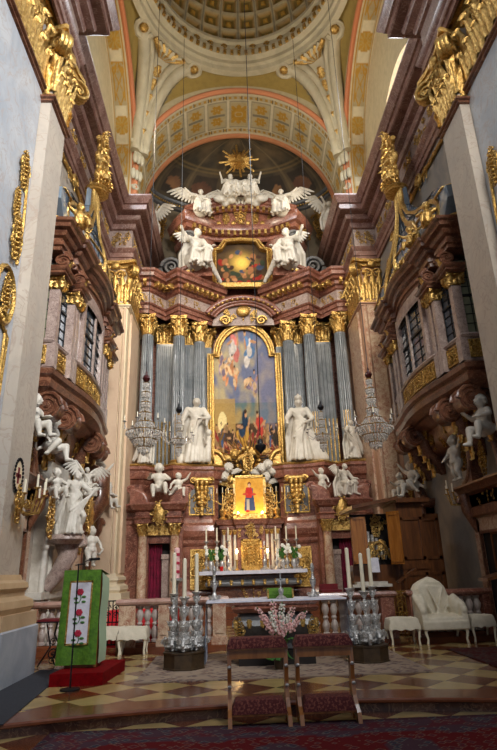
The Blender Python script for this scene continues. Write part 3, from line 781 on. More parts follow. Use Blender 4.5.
# painted canvas: a generic baroque scene of cloud, sky and crowd
R=random.Random(31)
def blob(u,v,cu,cv,ru,rv,rot=0):
    du,dv=u-cu,v-cv; c,s_=math.cos(rot),math.sin(rot); x=(du*c+dv*s_)/ru; y=(-du*s_+dv*c)/rv
    return 1-math.hypot(x,y)
figs=[]
pal=[hx(140,50,40),hx(60,84,120),hx(150,104,64),hx(170,134,90),hx(72,50,36),hx(132,96,44),hx(150,84,58),hx(54,46,38)]
def person_blobs(cx,cy,s,col,col2,lean=0):
    for q in range(7):
        c=col if q%3 else col2; j=R.uniform(.6,1.15); c=tuple(min(1,x*j) for x in c)
        figs.append((cx+R.uniform(-.035,.035)*s,cy+R.uniform(-.07,.05)*s,R.uniform(.014,.034)*s,R.uniform(.025,.06)*s,lean+R.uniform(-.7,.7),c))
    figs.append((cx-.005*s+math.sin(lean)*.05*s,cy+.075*s,.014*s,.017*s,0,hx(196,150,106)))
    figs.append((cx-.008*s+math.sin(lean)*.05*s,cy+.086*s,.014*s,.010*s,0,hx(70,48,32)))
    figs.append((cx+.045*s,cy+.03*s,.04*s,.009*s,.7+lean,hx(190,142,100))); figs.append((cx-.04*s,cy+.02*s,.035*s,.009*s,-.6+lean,hx(186,138,98)))
for k in range(24): person_blobs(.04+.92*(k%12)/11+R.uniform(-.02,.02),.07+.09*(k//12)+R.uniform(0,.05)+.04*(abs(k%12-5.5)/5.5),.85,R.choice(pal),R.choice(pal),R.uniform(-.6,.6))
person_blobs(.47,.25,1.6,hx(40,60,84),hx(200,150,60),.5); person_blobs(.70,.26,1.4,hx(200,70,56),hx(130,40,40),-.2)
for x,y in((.33,.87),(.58,.86)): person_blobs(x,y,1.5,hx(206,120,110) if x<.5 else hx(96,130,170),hx(210,200,190),.9 if x<.5 else -.8)
for x,y in((.2,.66),(.35,.63),(.14,.74),(.55,.55),(.65,.60),(.28,.72)): person_blobs(x,y,1.0,R.choice([hx(206,140,96),hx(190,110,90),hx(150,130,150)]),hx(220,184,140),R.uniform(-1.4,1.4))
def paint(u,v):
    q=noise.noise(Vector((u*5,v*7,0)))+.6*noise.noise(Vector((u*12,v*15,3)))
    if v>.45: c=mixc(hx(108,114,140),hx(186,168,128),max(0,min(1,.45+q*1.1-.8*(u-.35))))
    elif v>.3: c=mixc(hx(70,110,118),hx(168,142,90),max(0,min(1,.5+q+1.2*(.45-u))))
    else: c=mixc(hx(50,38,28),hx(104,76,48),max(0,min(1,.5+q)))
    if .24<v<.48 and u<.34:   # far architecture
        c=mixc(c,hx(176,142,80),.8)
        if blob(u,v,.14,.30,.07,.09)>0: c=hx(236,214,150)
    if u>.72 and .25<v<.8: c=mixc(c,hx(128,124,146),.5)
    for cx,cy,a,b,rt,col in figs:
        d=blob(u,v,cx,cy,a,b,rt)
        if d>0:
            sh=1+.35*noise.noise(Vector((u*30,v*40,cx*9))); c=tuple(min(1,x*sh) for x in mixc(c,col,min(1,d*5)))
    return c
def canvas(name,parent,w,z0,zs,top,y,cf,nu=90,nv=130,ear=.02):
    g=MB(); zt=zs+top
    def fn(u,v):
        x=(u*2-1)*w; z=z0+(zt-z0)*v
        if z>zs: x*=math.sqrt(max(0,1-((z-zs)/top)**2))
        return (x,y,z)
    def c2(u,v):
        z=z0+(zt-z0)*v; k=math.sqrt(max(0,1-((z-zs)/top)**2)) if z>zs else 1
        return cf(.5+(u-.5)*k,v)
    g.grid(fn,nu,nv,c2); return obj(name,g,M['canvas'],parent,recalc=False,smooth=False)
canvas('painting',R_,1.3,5.2,9.8,1.26,YP+.1,paint)
# arched moulding with gilt cartouche above the painting
g=MB()
for rr,th,yy in((1.62,.12,20.75),(1.45,.1,20.85),(1.3,.07,20.9)):
    g.tube([(rr*math.cos(PI*(.12+.76*k/24)),yy,11.15+.72*1.45*math.sin(PI*(.12+.76*k/24))*rr/1.45) for k in range(25)],th,8)
obj('arched_moulding',g,RM,R_,ang=60)
g=MB(); g.prism([(math.cos(PI*k/16)*1.3,math.sin(PI*k/16)*.95) for k in range(17)],(0,21.05,11.15),(1,0,0),(0,0,1),(0,-1,0),.1); obj('tympanum',g,M['pinkmarble'],R_)
g=MB(); scrollwork(g,(0,20.95,11.62),(1,0,0),(0,0,1),(0,-1,0),2.0,.7,5,n=5,th=1.4)
g.ell((0,20.9,11.75),(.3,.12,.24),14,8)
for k in range(17):
    a=PI*(.12+.76*k/16); g.ell((1.54*math.cos(a),20.68,11.15+.79*1.0*math.sin(a)*1.36),.06,6,4)
for sg in(-1,1):
    volute(g,(sg*.75,20.85,11.3),(sg,0,0),(0,0,1),.22,1.7,1,0,.3)
obj('gilded_cartouche',g,GD,R_,ang=60)
# --- attic (upper storey)
at=[(1.25,21.35),(1.45,21.1),(2.3,20.55),(2.55,20.9),(2.9,21.6)]
for s in(-1,1):
    P=at if s>0 else [(-x,y) for x,y in reversed(at)]
    g=MB(); g.sweep(P,[(0,ZE-.1),(.1,ZE-.1),(.1,13.3),(.02,13.4),(0,13.4),(0,15.15)],caps=False); obj('attic_pier',g,M['apse'],R_,smooth=False)
    g=MB(); g.sweep(P,[(0,15.0),(.06,15.05),(.1,15.15),(.14,15.3),(0,15.32),(0,15.5),(.2,15.56),(.22,15.75),(.36,15.8),(.4,15.95),(.46,16.05),(.48,16.15),(-.6,16.2)],caps=False); obj('attic_cornice',g,RM,R_,ang=25)
    g=MB()
    for (a,b) in zip(P[:-1],P[1:]):
        A=Vector(a);B=Vector(b);L=(B-A).length;t=(B-A)/L;nn=Vector((t.y,-t.x))
        for i in range(max(1,int(L/.24))):
            c=A+t*L*(i+.5)/max(1,int(L/.24))+nn*.26; g.obox((c.x,c.y,15.64),(t.x*.06,t.y*.06,0),(nn.x*.1,nn.y*.1,0),(0,0,.1))
    obj('modillion_row',g,GD,R_,ang=50)
    # dark volute scroll beside each pier and foot scroll
    g=MB(); volute(g,(s*2.3,20.35,15.0),(-s,0,0),(0,0,1),.34,2,1,0,.3,12); g.ell((s*2.3,20.45,15.0),(.3,.14,.3),12,8); obj('grey_volute',g,M['darkgrey'],R_,ang=60)
    g=MB()
    for w in(-.12,0,.12,.24): volute(g,(s*(2.95),20.2+w,13.42),(s,0,0),(0,0,1),.42,2,1,0,.26,12)
    g.tube([(s*3.3,20.3,13.25),(s*3.7,20.3,13.12),(s*4.1,20.35,13.1)],[.3,.2,.08],10); obj('grey_scroll',g,M['darkgrey'],R_,ang=60)
    # gilt capital/herm beside frame
    g=MB(); roc(g,(s*1.62,20.95,13.9),(s,0,0),(0,0,1),(0,-1,0),1.15,8); obj('gilded_foliage',g,GD,R_,ang=60)
    # sloping pediment fragment where the seated angel rests
    g=MB(); 
    pts=[(s*1.3,ZE+.75),(s*1.4,ZE+.95),(s*2.75,ZE+.25),(s*2.95,ZE),(s*1.25,ZE)]
    g.prism([(a,b) for a,b in pts],(0,20.35,0),(1,0,0),(0,0,1),(0,-1,0),.7); g.tube([(s*1.25,19.98,ZE+.9),(s*2.9,19.98,ZE+.12)],.09,8)
    obj('pediment_fragment',g,RM,R_,smooth=False)
    g=MB()
    for k in range(7): t=(k+.5)/7; g.obox((s*(1.35+1.4*t),19.96,ZE+.62-.72*t),(.06,0,-.03*s),(0,.06,0),(0,0,.07))
    obj('modillion_row',g,GD,R_,ang=50)
g=MB(); g.box(-1.3,1.3,21.5,21.7,ZE-.3,16.2); obj('attic_back',g,RM,R_,smooth=False)
# straight inner cornice across
g=MB(); g.sweep([(-2.0,20.9),(-1.2,21.2),(0,21.28),(1.2,21.2),(2.0,20.9)],[(0,15.35),(.08,15.4),(.1,15.5),(.22,15.56),(.22,15.72),(.34,15.78),(.38,15.9),(.44,15.98),(-.3,16.0)]); obj('inner_cornice',g,RM,R_,ang=25)
g=MB()
for k in range(15):
    x=-1.9+3.8*k/14; g.obox((x,21.28-.1*abs(x)**1.5-.3,15.62),(.055,0,0),(0,.1,0),(0,0,.11))
for k in range(9):
    x=-1.3+2.6*k/8; roc(g,(x,20.85,16.0+.0),(1,0,0),(0,0,1),(0,-1,0),.5+.75*math.exp(-x*x*4),k) if k in(0,2,4,6,8) else g.ell((x,20.9,16.1),.12,8,5)
obj('gilded_crest',g,GD,R_,ang=60)
# big segmental pediment
g=MB();g2=MB();N=24
for (dr,th,yy) in((.0,.1,20.35),(.16,.12,20.28),(-.16,.1,20.45),(.3,.08,20.2)):
    g.tube([(2.45*t,yy+.35*(1-abs(t)),16.15+.75*math.cos(t*PI/2)+dr) for t in [(-1+2*k/N) for k in range(N+1)] if abs(t)>.0],th,8)
g.prism([(2.4*t,.75*math.cos(t*PI/2)) for t in [(-1+2*k/N) for k in range(N+1)]]+[(2.4,-.1),(-2.4,-.1)],(0,21.1,16.1),(1,0,0),(0,0,1),(0,-1,0),.5)
obj('segmental_pediment',g,RM,R_,ang=60)
for k in range(19):
    t=-.95+1.9*k/18; g2.obox((2.42*t,20.32+.35*(1-abs(t)),15.98+.75*math.cos(t*PI/2)),(.06,0,0),(0,.1,0),(0,0,.09))
obj('modillion_row',g2,GD,R_,ang=50)
# upper painting
fo=[(-1.32,12.95),(-1.32,14.75)]+[(-1.0,14.85),(-.75,15.25),(0,15.32),(.75,15.25),(1.0,14.85)]+[(1.32,14.75),(1.32,12.95)]
fi=[(x*.86,13.05+(z-12.95)*.93) for x,z in fo]
g=MB(); ring_between(g,fo,fi,20.95,21.3); g.tube([(x,20.92,z) for x,z in fo],.07,6); g.tube([(x,20.9,z) for x,z in fi],.045,6)
g.sweep([(-1.35,20.95),(1.35,20.95)],[(0,12.85),(.1,12.9),(.1,13.1),(0,13.15)]); obj('upper_painting_frame',g,GD,R_,ang=50)
fg2=[(R.uniform(.08,.92),R.uniform(.05,.85),R.uniform(.03,.07),R.uniform(.03,.09),R.uniform(-1,1),R.choice([hx(150,44,34),hx(60,70,90),hx(150,100,64),hx(60,40,30),hx(186,130,84),hx(52,60,44)])) for _ in range(70)]
def paint2(u,v):
    q=noise.noise(Vector((u*6,v*6,9)))
    g_=math.exp(-((u-.5)**2+(v-.56)**2)*30)
    c=mixc(mixc(hx(52,42,34),hx(86,66,44),.5+q*.6),hx(226,184,86),min(1,g_*1.1))
    if g_<.5:
        for cx,cy,a,b,rt,col in fg2:
            d=blob(u,v,cx,cy,a,b,rt)
            if d>0: c=mixc(c,col,min(1,d*4))
    return c
g=MB()
def fn(u,v):
    z=13.0+2.25*v; w=1.15 if z<14.8 else max(.62,1.15-(z-14.8)*1.3)
    return ((u*2-1)*w,21.2,z)
g.grid(fn,70,70,paint2); obj('upper_painting',g,M['canvas'],R_,recalc=False,smooth=False)
# --- side doorways (wings)
def wing(s):
    W=thing('side_doorway','marble columned doorway with broken pediment and red curtain, %s of the high altar'%('left' if s<0 else 'right'),'doorway',(s*3.05,19.3,0),0,'curtained doorways beside the high altar')
    y=19.2
    g=MB(); g.box(-4.3,-3.42,y,y+.5,0,2.75); g.box(-2.72,-2.3,y,y+.5,0,2.75); g.box(-4.3,-2.3,y,y+.5,2.75,3.2);g.box(-3.42,-2.72,y,y+.5,2.4,2.75); obj('door_wall',mx_(s,g),M['redmarble'],W,smooth=False)
    for cx in(-3.6,-2.55):
        g=MB(); g.lathe([(.2,0),(.2,.5),(.17,.55),(.15,.62),(.155,1.5),(.135,2.62),(.15,2.66)],cx,y-.15,0,20); o=obj('column',mx_(s,g),M['creammarble'],W,ang=30)
        m2=MB(); m2.merge(capital_mb(.14,.14,.4,True),Matrix.Translation((cx,y-.15,2.62))); obj('capital',mx_(s,m2),GD,o,ang=60)
    g=MB(); g.sweep([(-4.3,y),(-3.85,y),(-3.8,y-.32),(-3.4,y-.32),(-3.36,y-.1),(-2.8,y-.1),(-2.76,y-.32),(-2.36,y-.32),(-2.32,y),(-2.25,y)],[(0,3.0),(.06,3.03),(.06,3.15),(.12,3.2),(.04,3.25),(.04,3.4),(.16,3.46),(.2,3.55),(.26,3.62),(.26,3.68),(-.4,3.7)]); obj('entablature',mx_(s,g),RM,W,ang=25)
    for sg,cx in((-1,-3.75),(1,-2.4)):
        g=MB(); pts=[(cx-sg*.05+sg*.55*math.cos(PI*.5*k/10)*-1+sg*.35,y-.2,3.7+.42*math.sin(PI*.5*k/10)) for k in range(11)]
        g.tube(pts,.1,8); volute(g,pts[-1],(sg,0,0),(0,0,1),.16,1.5,1,0,.35)
        g.prism([(p[0],p[2]-3.6) for p in pts]+[(pts[-1][0],0)],(0,y-.1,3.6),(1,0,0),(0,0,1),(0,-1,0),.4)
        obj('broken_pediment',mx_(s,g),RM,W,ang=50)
    g=MB(); g.ell((-3.05,y-.36,3.35),(.2,.08,.32),14,10)
    for k in range(10):
        a=2*PI*k/10; volute(g,(-3.05+.22*math.cos(a),y-.38,3.35+.34*math.sin(a)),(math.cos(a),0,math.sin(a)),(-math.sin(a),0,math.cos(a)),.08,1.3,1,0,.3,8)
    scrollwork(g,(-3.07,y-.14,2.85),(1,0,0),(0,0,1),(0,-1,0),.9,.4,6,n=3,th=1.3)
    g.prism([(-.36,-.1),(.36,-.1),(.36,.2),(-.36,.2)],(-3.07,y-.1,2.75),(1,0,0),(0,0,1),(0,-1,0),.05)
    obj('gilded_cartouche',mx_(s,g),GD,W,ang=60)
    g=MB(); g.box(-3.45,-2.68,y+.45,y+.5,0,2.45); obj('dark_interior',mx_(s,g),M['dark'],W,smooth=False)  # near-black sheet paints in the unlit depth behind the opening
    g=MB(); 
    g.grid(lambda u,v:(-3.42+.42*u,y+.28+.04*math.sin(u*26),2.35*v+.02),40,4); obj('curtain',mx_(s,g),M['crimson'],W)
    g=MB(); g.box(-2.98,-2.74,y+.1,y+.4,0,1.9); g.box(-3.0,-2.72,y+.05,y+.42,1.9,2.05); obj('inner_jamb',mx_(s,g),M['pinkmarble'],W,smooth=False)
wing(-1);wing(1)
# --- sun burst
S_=thing('gilded_sunburst','gilded star-shaped sunburst on the dark apse vault above the altar','sunburst',(0,21.3,19.9))
g=MB()
for k in range(24):
    a=2*PI*k/24+.1; L=(.95 if k%3==0 else .7 if k%3==1 else .5); d=Vector((math.cos(a),0,math.sin(a))); p=Vector((0,21.3,19.9))
    sd=Vector((-d.z,0,d.x)); w=.055
    g.add([p+d*.15+sd*w,p+d*.15-sd*w,p+d*L+sd*w*.9,p+d*L-sd*w*.9,p+d*.15+Vector((0,-.08,0)),p+d*L+Vector((0,-.04,0))],[(0,4,5,2),(4,1,3,5),(0,2,3,1),(2,5,3),(0,1,4)])
obj('rays',g,GD,S_,ang=20)
g=MB();g.prism([(.3*math.cos(2*PI*k/3+PI/2),.3*math.sin(2*PI*k/3+PI/2)) for k in range(3)],(0,21.2,19.9),(1,0,0),(0,0,1),(0,1,0),.08);obj('triangle',g,GD,S_)
# ================================================================= ORATORY BALCONIES
def oratory(s):
    side='left' if s<0 else 'right'
    T=thing('oratory_balcony','glazed marble oratory balcony with gilded glass dome hanging on the %s choir wall'%side,'balcony',(s*4.9,13.3,5.),0,'glazed oratory balconies over the choir')
    cols_=[(4.5,11.05),(4.36,11.9),(4.36,15.05),(4.48,16.05)]
    plan=[(5.08,10.9),(4.5,10.98),(4.38,11.85)]+[(4.38-.18*math.sin(PI*k/10),11.85+3.25*k/10) for k in range(1,10)]+[(4.38,15.1),(4.5,16.1),(5.08,16.3)]
    rp=list(reversed(plan))
    A=M['brownmarble'];B=M['pinkmarble'];G=M['gold']
    def O(n,g,m,p=None,**k):
        g.v=[(x,y,z if z<5.6 else 5.6+(z-5.6)*.8) for x,y,z in g.v]
        return obj(n,mx_(s,g),m,p or T,**k)
    g=MB();g.sweep(rp,[(-.55,4.75),(-.35,4.78),(-.1,4.95),(.02,5.1),(.12,5.16),(.15,5.28),(.1,5.36),(.18,5.42),(.2,5.52),(.1,5.58),(.02,5.62)],caps=False);O('base_moulding',g,A,ang=28)
    g=MB(); vs=[(x,y,5.0) for x,y in plan]; k=len(plan); pr=[(5.1,y,3.9+.0*y) for x,y in plan]
    g.grid(lambda u,v:(lambda i:( 5.1-(5.1-plan[i][0]-(.0 if v==0 else .35))*max(0,math.cos(v*PI/2))**.7, plan[i][1]+(13.2-plan[i][1])*.3*v, 4.97-(.0 if v<.13 else .75*math.sin(v*PI/2))))(min(k-1,int(round(u*(k-1))))),k-1,8)
    O('curved_underside',g,A)
    g=MB();g.sweep(rp,[(0,5.6),(0,6.28),(.06,6.3),(.09,6.36),(.06,6.42),(-.1,6.42)],caps=False);O('parapet',g,B,ang=28)
    # gilded parapet panels
    def seg(a,b,t0,t1): 
        A_=Vector(plan[a]).lerp(Vector(plan[b]),t0);B_=Vector(plan[a]).lerp(Vector(plan[b]),t1);return A_,B_
    def panel(a,b,z0,z1,name,t0=.15,t1=.85,kind='gold',sd=0):
        A_,B_=seg(a,b,t0,t1);c=(A_+B_)/2;L=(B_-A_).length;t=(B_-A_)/L;nn=Vector((-t.y,t.x))
        if nn.x>0 and abs(nn.x)>.2: nn=-nn
        if abs(nn.x)<=.2 and nn.y>0: nn=-nn
        o=Vector((c.x+nn.x*.02,c.y+nn.y*.02,(z0+z1)/2)); ux=Vector((t.x,t.y,0)); un=Vector((nn.x,nn.y,0))
        if kind=='gold':
            g=MB();g.obox(o,ux*L/2,un*.015,(0,0,(z1-z0)/2)); p=O(name,g,M['goldfine'],smooth=False)
            g=MB();frame_rect(g,o+un*.02,ux,(0,0,1),un,L,z1-z0,.04,.04);scrollwork(g,o+un*.03,ux,(0,0,1),un,L*.85,(z1-z0)*.85,sd,n=5,th=1.2);O('relief_scrolls',g,M['goldfine'],p,ang=60)
        else:
            g=MB();g.obox(o-un*.08,ux*L/2,un*.01,(0,0,(z1-z0)/2)); p=O(name,g,M['panedark' if kind=='dark' else 'pane'],smooth=False)
            g=MB();nx=max(2,int(L/.3));nz=8
            for i in range(nx+1): g.obox(o-un*.06+ux*(-L/2+L*i/nx),ux*.007,un*.01,(0,0,(z1-z0)/2))
            for i in range(nz+1): 
                h=.035 if i==nz//2 else .007
                g.obox(o-un*.06+Vector((0,0,-(z1-z0)/2+(z1-z0)*i/nz)),ux*L/2,un*(.03 if i==nz//2 else .012),(0,0,h))
            O('lead_grid',g,M['lead'],p,smooth=False)
    n=len(plan)
    panel(0,1,5.7,6.22,'gilded_panel',.1,.9,sd=1); panel(1,2,5.7,6.22,'gilded_panel',.2,.8,sd=2); panel(n-3,n-2,5.7,6.22,'gilded_panel',.2,.8,sd=3)
    # front: three panels following the bow
    m0=2;m1=n-3
    def bowpanel(k0,k1,z0,z1,name,kind,sd=0):
        A_=Vector(plan[k0]);B_=Vector(plan[k1]);plan.append(tuple(A_));plan.append(tuple(B_))
        panel(len(plan)-2,len(plan)-1,z0,z1,name,.04,.96,kind,sd);plan.pop();plan.pop()
    bowpanel(m0+1,m0+3,5.7,6.22,'gilded_panel','gold',5);bowpanel(m0+3,m0+5,5.7,6.22,'gilded_panel','gold',6);bowpanel(m0+5,m0+7,5.7,6.22,'gilded_panel','gold',7);bowpanel(m0+7,m0+9,5.7,6.22,'gilded_panel','gold',8)
    lit='pane'
    for a,b in((2,5),(5,8)): bowpanel(m0+a,m0+b,6.45,8.75,'window_pane','dark')
    for a,b in((0,2),(8,10)):
        g=MB();g.sweep([plan[q] for q in range(m0+b,m0+a-1,-1)],[(-.02,6.3),(-.02,8.95),(-.12,8.95)],caps=False);O('bay_wall',g,B,smooth=False)
    g=MB();g.sweep([plan[q] for q in range(m0+8,m0+1,-1)],[(.03,8.5),(.05,8.6),(.03,8.95),(-.1,8.95)],caps=False);O('window_head',g,B,smooth=False)
    panel(0,1,6.45,8.75,'window_pane',.1,.9,lit); panel(1,2,6.45,8.6,'window_pane',.2,.8,'dark'); panel(n-3,n-2,6.45,8.6,'window_pane',.2,.8,'dark')
    # window frame posts at the bow quarter points
    g=MB()
    for q in(m0+2,m0+8): x,y=plan[q]; g.box(x-.06,x+.1,y-.08,y+.08,6.4,8.8)
    for q in(m0+5,): x,y=plan[q]; g.box(x-.02,x+.06,y-.04,y+.04,6.4,8.8)
    O('window_posts',g,B,smooth=False)
    # columns, capitals and scroll brackets
    for i,(cx,cy) in enumerate(cols_):
        for dy in((0,) if i in(0,3) else (-.1,.16)) :
            g=MB(); g.box(cx-.1,cx+.12,cy+dy-.085,cy+dy+.085,5.62,7.95); g.box(cx-.12,cx+.12,cy+dy-.11,cy+dy+.11,5.62,6.3)
            c=O('pilaster',g,B,ang=30)
            m2=MB();m2.merge(capital_mb(.12,.11,.34,False,1,2),Matrix.Translation((cx,cy+dy,7.92)));O('capital',m2,G,c,ang=60)
        g=MB(); g.sweep([(cx+.2,cy+.28),(cx-.2,cy+.28),(cx-.2,cy-.24),(cx+.2,cy-.24)],[(0,8.26),(.05,8.3),(.05,8.36),(.1,8.4),(.12,8.48),(0,8.5)],caps=False); g.box(cx-.2,cx+.2,cy-.24,cy+.28,8.26,8.5)
        volute(g,(cx-.12,cy-.13,8.78),(-1,0,0),(0,0,1),.19,1.8,1,0,.25,10);volute(g,(cx-.12,cy+.13,8.78),(-1,0,0),(0,0,1),.19,1.8,1,0,.25,10); g.tube([(cx-.12,cy-.13,8.78),(cx-.12,cy,8.78),(cx-.12,cy+.13,8.78)],[.17,.14,.17],12)
        g.tube([(cx-.2,cy,8.6),(cx-.05,cy,8.5),(cx+.1,cy,8.62)],[.1,.12,.1],8)
        g.tube([(cx-.22,cy,8.85),(cx-.12,cy,9.05),(cx+.1,cy,9.1)],[.1,.13,.12],8)
        O('scroll_bracket',g,A,ang=50)
        g=MB();leaf(g,(cx-.22,cy,8.5),(-1,0,0),(0,0,1),(0,1,0),.22,.32,.3);O('gilded_leaf',g,G,ang=60)
    # entablature, swept with stepped breaks
    ep=[(5.08,10.72),(4.38,10.75),(4.34,11.28),(4.5,11.34),(4.48,11.55),(4.26,11.6),(4.24,12.15),(4.36,12.22)]+[(4.34-.16*math.sin(PI*k/10),12.3+2.35*k/10) for k in range(0,11)]+[(4.36,14.73),(4.24,14.8),(4.26,15.35),(4.48,15.4),(4.5,15.6),(4.34,15.66),(4.38,16.38),(5.08,16.45)]
    g=MB();g.sweep(list(reversed(ep)),[(-.3,8.95),(0,9.0),(0,9.12),(.05,9.14),(.05,9.24),(0,9.26),(0,9.38),(.08,9.42),(.12,9.5),(.12,9.56),(.22,9.6),(.24,9.7),(.3,9.74),(.32,9.82),(-.4,9.86)],caps=False);O('entablature',g,A,ang=25)
    # big corbels below
    for i,(cx,cy,rr) in enumerate(((4.46,11.2,.3),(4.36,12.2,.3),(4.36,14.7,.3),(4.46,15.8,.26))):
        g=MB()
        for w in(-.2,.2):
            volute(g,(cx,cy+w,4.78),(-1,0,0),(0,0,1),rr,2.2,1,0,.17,12)
        g.tube([(cx,cy-.2,4.78),(cx,cy-.1,4.78),(cx,cy,4.78),(cx,cy+.1,4.78),(cx,cy+.2,4.78)],[rr*.92,rr*.86,rr*.8,rr*.86,rr*.92],18)
        g.tube([(cx+rr*.3,cy,4.95),(cx+.28,cy,4.7),(cx+.36,cy,4.35),(5.0,cy,4.05),(5.08,cy,3.75)],[.26,.24,.2,.16,.1],10)
        volute(g,(5.0,cy,3.95),(-1,0,0),(0,0,1),.17,1.5,-1,0,.35,8)
        c=O('scroll_corbel',g,A,ang=50)
        g=MB()
        for k in range(4): leaf(g,(cx+.1+.1*k,cy,4.62-.2*k),(-1,0,-.3),(.3,0,-1),(0,1,0),.24,.34,.3)
        O('gilded_leaf',g,G,c,ang=60)
    g=MB(); roc(g,(4.98,13.1,3.55),(0,1,0),(0,0,1),(-1,0,0),1.1,3); scrollwork(g,(4.65,13.1,4.55),(0,1,0),(.4,0,-1),(-1,0,-.4),3.2,.7,2,n=6,th=1.3); O('gilded_underside_ornament',g,M['golddull'],ang=60)
    # glazed roof
    ax,ay=4.6,13.7
    prof=[(0,-.05),(.1,-.2),(.2,-.2),(.32,-.02),(.46,.3),(.62,.52),(.8,.64),(1,.7)]
    def rpnt(u,v):
        i=u*(len(ep)-1);k=min(len(ep)-2,int(i));p=Vector(ep[k]).lerp(Vector(ep[k+1]),i-k)
        q=v*7;j=min(6,int(q));f=q-j;h=prof[j][0]*(1-f)+prof[j+1][0]*f;ins=prof[j][1]*(1-f)+prof[j+1][1]*f
        ins=max(-.26,ins*1.1)
        return (p.x+(ax-p.x)*ins,p.y+(ay-p.y)*(ins if ins<0 else min(.9,ins*1.28)),9.84+3.9*h)
    g=MB();g.grid(rpnt,44,28);O('roof_glass',g,M['mirror'],recalc=False)
    g=MB()
    for u in(.12,.3,.7,.9,.5):
        g.tube([Vector(rpnt(u,v/14))+Vector((-.03,0,.02)) for v in range(15)],[.14 if u!=.5 else .06]*4+[.11 if u!=.5 else .05]*5+[.08 if u!=.5 else .04]*6,6)
    for v in(.02,.3): g.tube([Vector(rpnt(u/40,v))+Vector((-.02,0,.01)) for u in range(41)],.07 if v<.1 else .035,6)
    O('gilded_rib',g,G,ang=60)
    g=MB()
    for u in range(3,42,2): g.tube([Vector(rpnt(u/44,v/14))+Vector((-.01,0,.01)) for v in range(3,15)],.012,4)
    for v in(.45,.58,.7,.85): g.tube([Vector(rpnt(u/40,v))+Vector((-.01,0,.01)) for u in range(41)],.012,4)
    O('roof_leading',g,M['lead'])
    g=MB()
    for k in range(26):
        u=.2+.6*k/25; p=Vector(rpnt(u,.13)); g.ell(p+Vector((-.04,0,0)),(.07,.06,.1),6,4)
        if k%2: leaf(g,p+Vector((-.05,0,0)),(-1,0,0),(0,0,-1),(0,1,0),.18,.26,.2)
    O('gilded_lambrequin',g,G,ang=60)
    g=MB()
    zc=13.8
    g.lathe([(.22,-.16),(.34,-.1),(.3,0),(.36,.06),(.33,.12),(.2,.14)],ax-.1,13.7,zc,20)
    roc(g,(ax-.1,13.7,zc+.1),(0,1,0),(-.05,0,1),(-1,0,-.2),2.5,12)
    for k in range(9):
        a=PI*.5+PI*(k+.5)/9; d=Vector((math.cos(a),math.sin(a),0)); leaf(g,Vector((ax-.1,13.7,zc+.05))+d*.2,d,(0,0,1),(-d.y,d.x,0),.24,.8,.22)
        volute(g,Vector((ax-.1,13.7,zc+.3))+d*.3,d,(0,0,1),.14,1.5,1,0,.3,8)
    for k in range(5): leaf(g,(ax-.15,13.7+(k-2)*.1,zc+.7+.05*k),(-1,(k-2)*.3,0),(0,(k-2)*.25,1),(0,1,0),.3,.9-.1*abs(k-2),.3)
    O('crown_finial',g,G,ang=60)
    # gilt frame with mirror on the wall above
    g=MB();
    ol=[(10.2,9.9),(10.2,11.4),(10.7,12.0),(13.2,12.15),(15.9,12.0),(16.6,11.4),(16.6,9.9)]
    g.tube([(5.05,y,z) for y,z in ol],.06,6)
    for y,z in ol[1:-1]: volute(g,(5.02,y,z),(0,1,0),(0,0,1),.22,1.6,1,0,.3)
    scrollwork(g,(5.02,13.2,12.0),(0,1,0),(0,0,1),(-1,0,0),3.4,.5,4,n=6); fo=tag(obj('gilded_ornament',mx_(s,g),G,ang=60,loc=(s*5.03,13.2,10.3)),'thin gilded scroll frame on the wall behind the %s balcony dome'%side,'frame','gilded wall frames')
oratory(-1);oratory(1)
# gilded trophies and ovals on the near piers
for s in(-1,1):
    sd='left' if s<0 else 'right'
    X=4.37
    g=MB(); y0=8.3
    roc(g,(X,y0,8.1),(0,1,0),(0,0,1),(-1,0,0),.8,1); roc(g,(X,y0+.02,6.65),(0,1,0),(0,0,1),(-1,0,0),.9,2);roc(g,(X,y0-.15,7.4),(0,1,0),(0,0,1),(-1,0,0),.6,5)
    g.tube([(X,y0+.22,6.7),(X,y0+.27,7.6),(X,y0+.2,8.6)],.03,5)
    if s<0: g.v=[(x,y-.0,z-.1) for x,y,z in g.v]
    tag(obj('gilded_trophy',mx_(s,g),M['goldfine'],ang=60,loc=(s*4.4,y0,7.)),'tall gilded trophy of scrolls on the near %s blue-grey pier'%sd,'ornament','gilded trophies on the near piers')
    g=MB(); g.tube([(X,8.2+.36*math.cos(2*PI*k/24),5.85+.5*math.sin(2*PI*k/24)) for k in range(25)],.045,6); roc(g,(X,8.2,5.5),(0,1,0),(0,0,1),(-1,0,0),.7,6)
    tag(obj('gilded_medallion',mx_(s,g),M['goldfine'],ang=60,loc=(s*4.4,8.2,6.1)),'round gilded wreath medallion below the trophy on the near %s pier'%sd,'medallion','gilded wreath medallions')
    g=MB(); g.tube([(X,8.0,4.0),(X,8.45,4.1),(X,8.5,5.2),(X,8.1,5.4)],.035,5); g.tube([(X,8.4,4.0),(X,8.4,5.3)],.03,5); volute(g,(X,8.2,5.45),(0,1,0),(0,0,1),.16,1.5,1,0,.3)
    tag(obj('gilded_ornament',mx_(s,g),M['goldfine'],ang=60,loc=(s*4.4,8.2,4.7)),'gilded panel frame edge low on the near %s pier'%sd,'frame','gilded panel frames on the near piers')
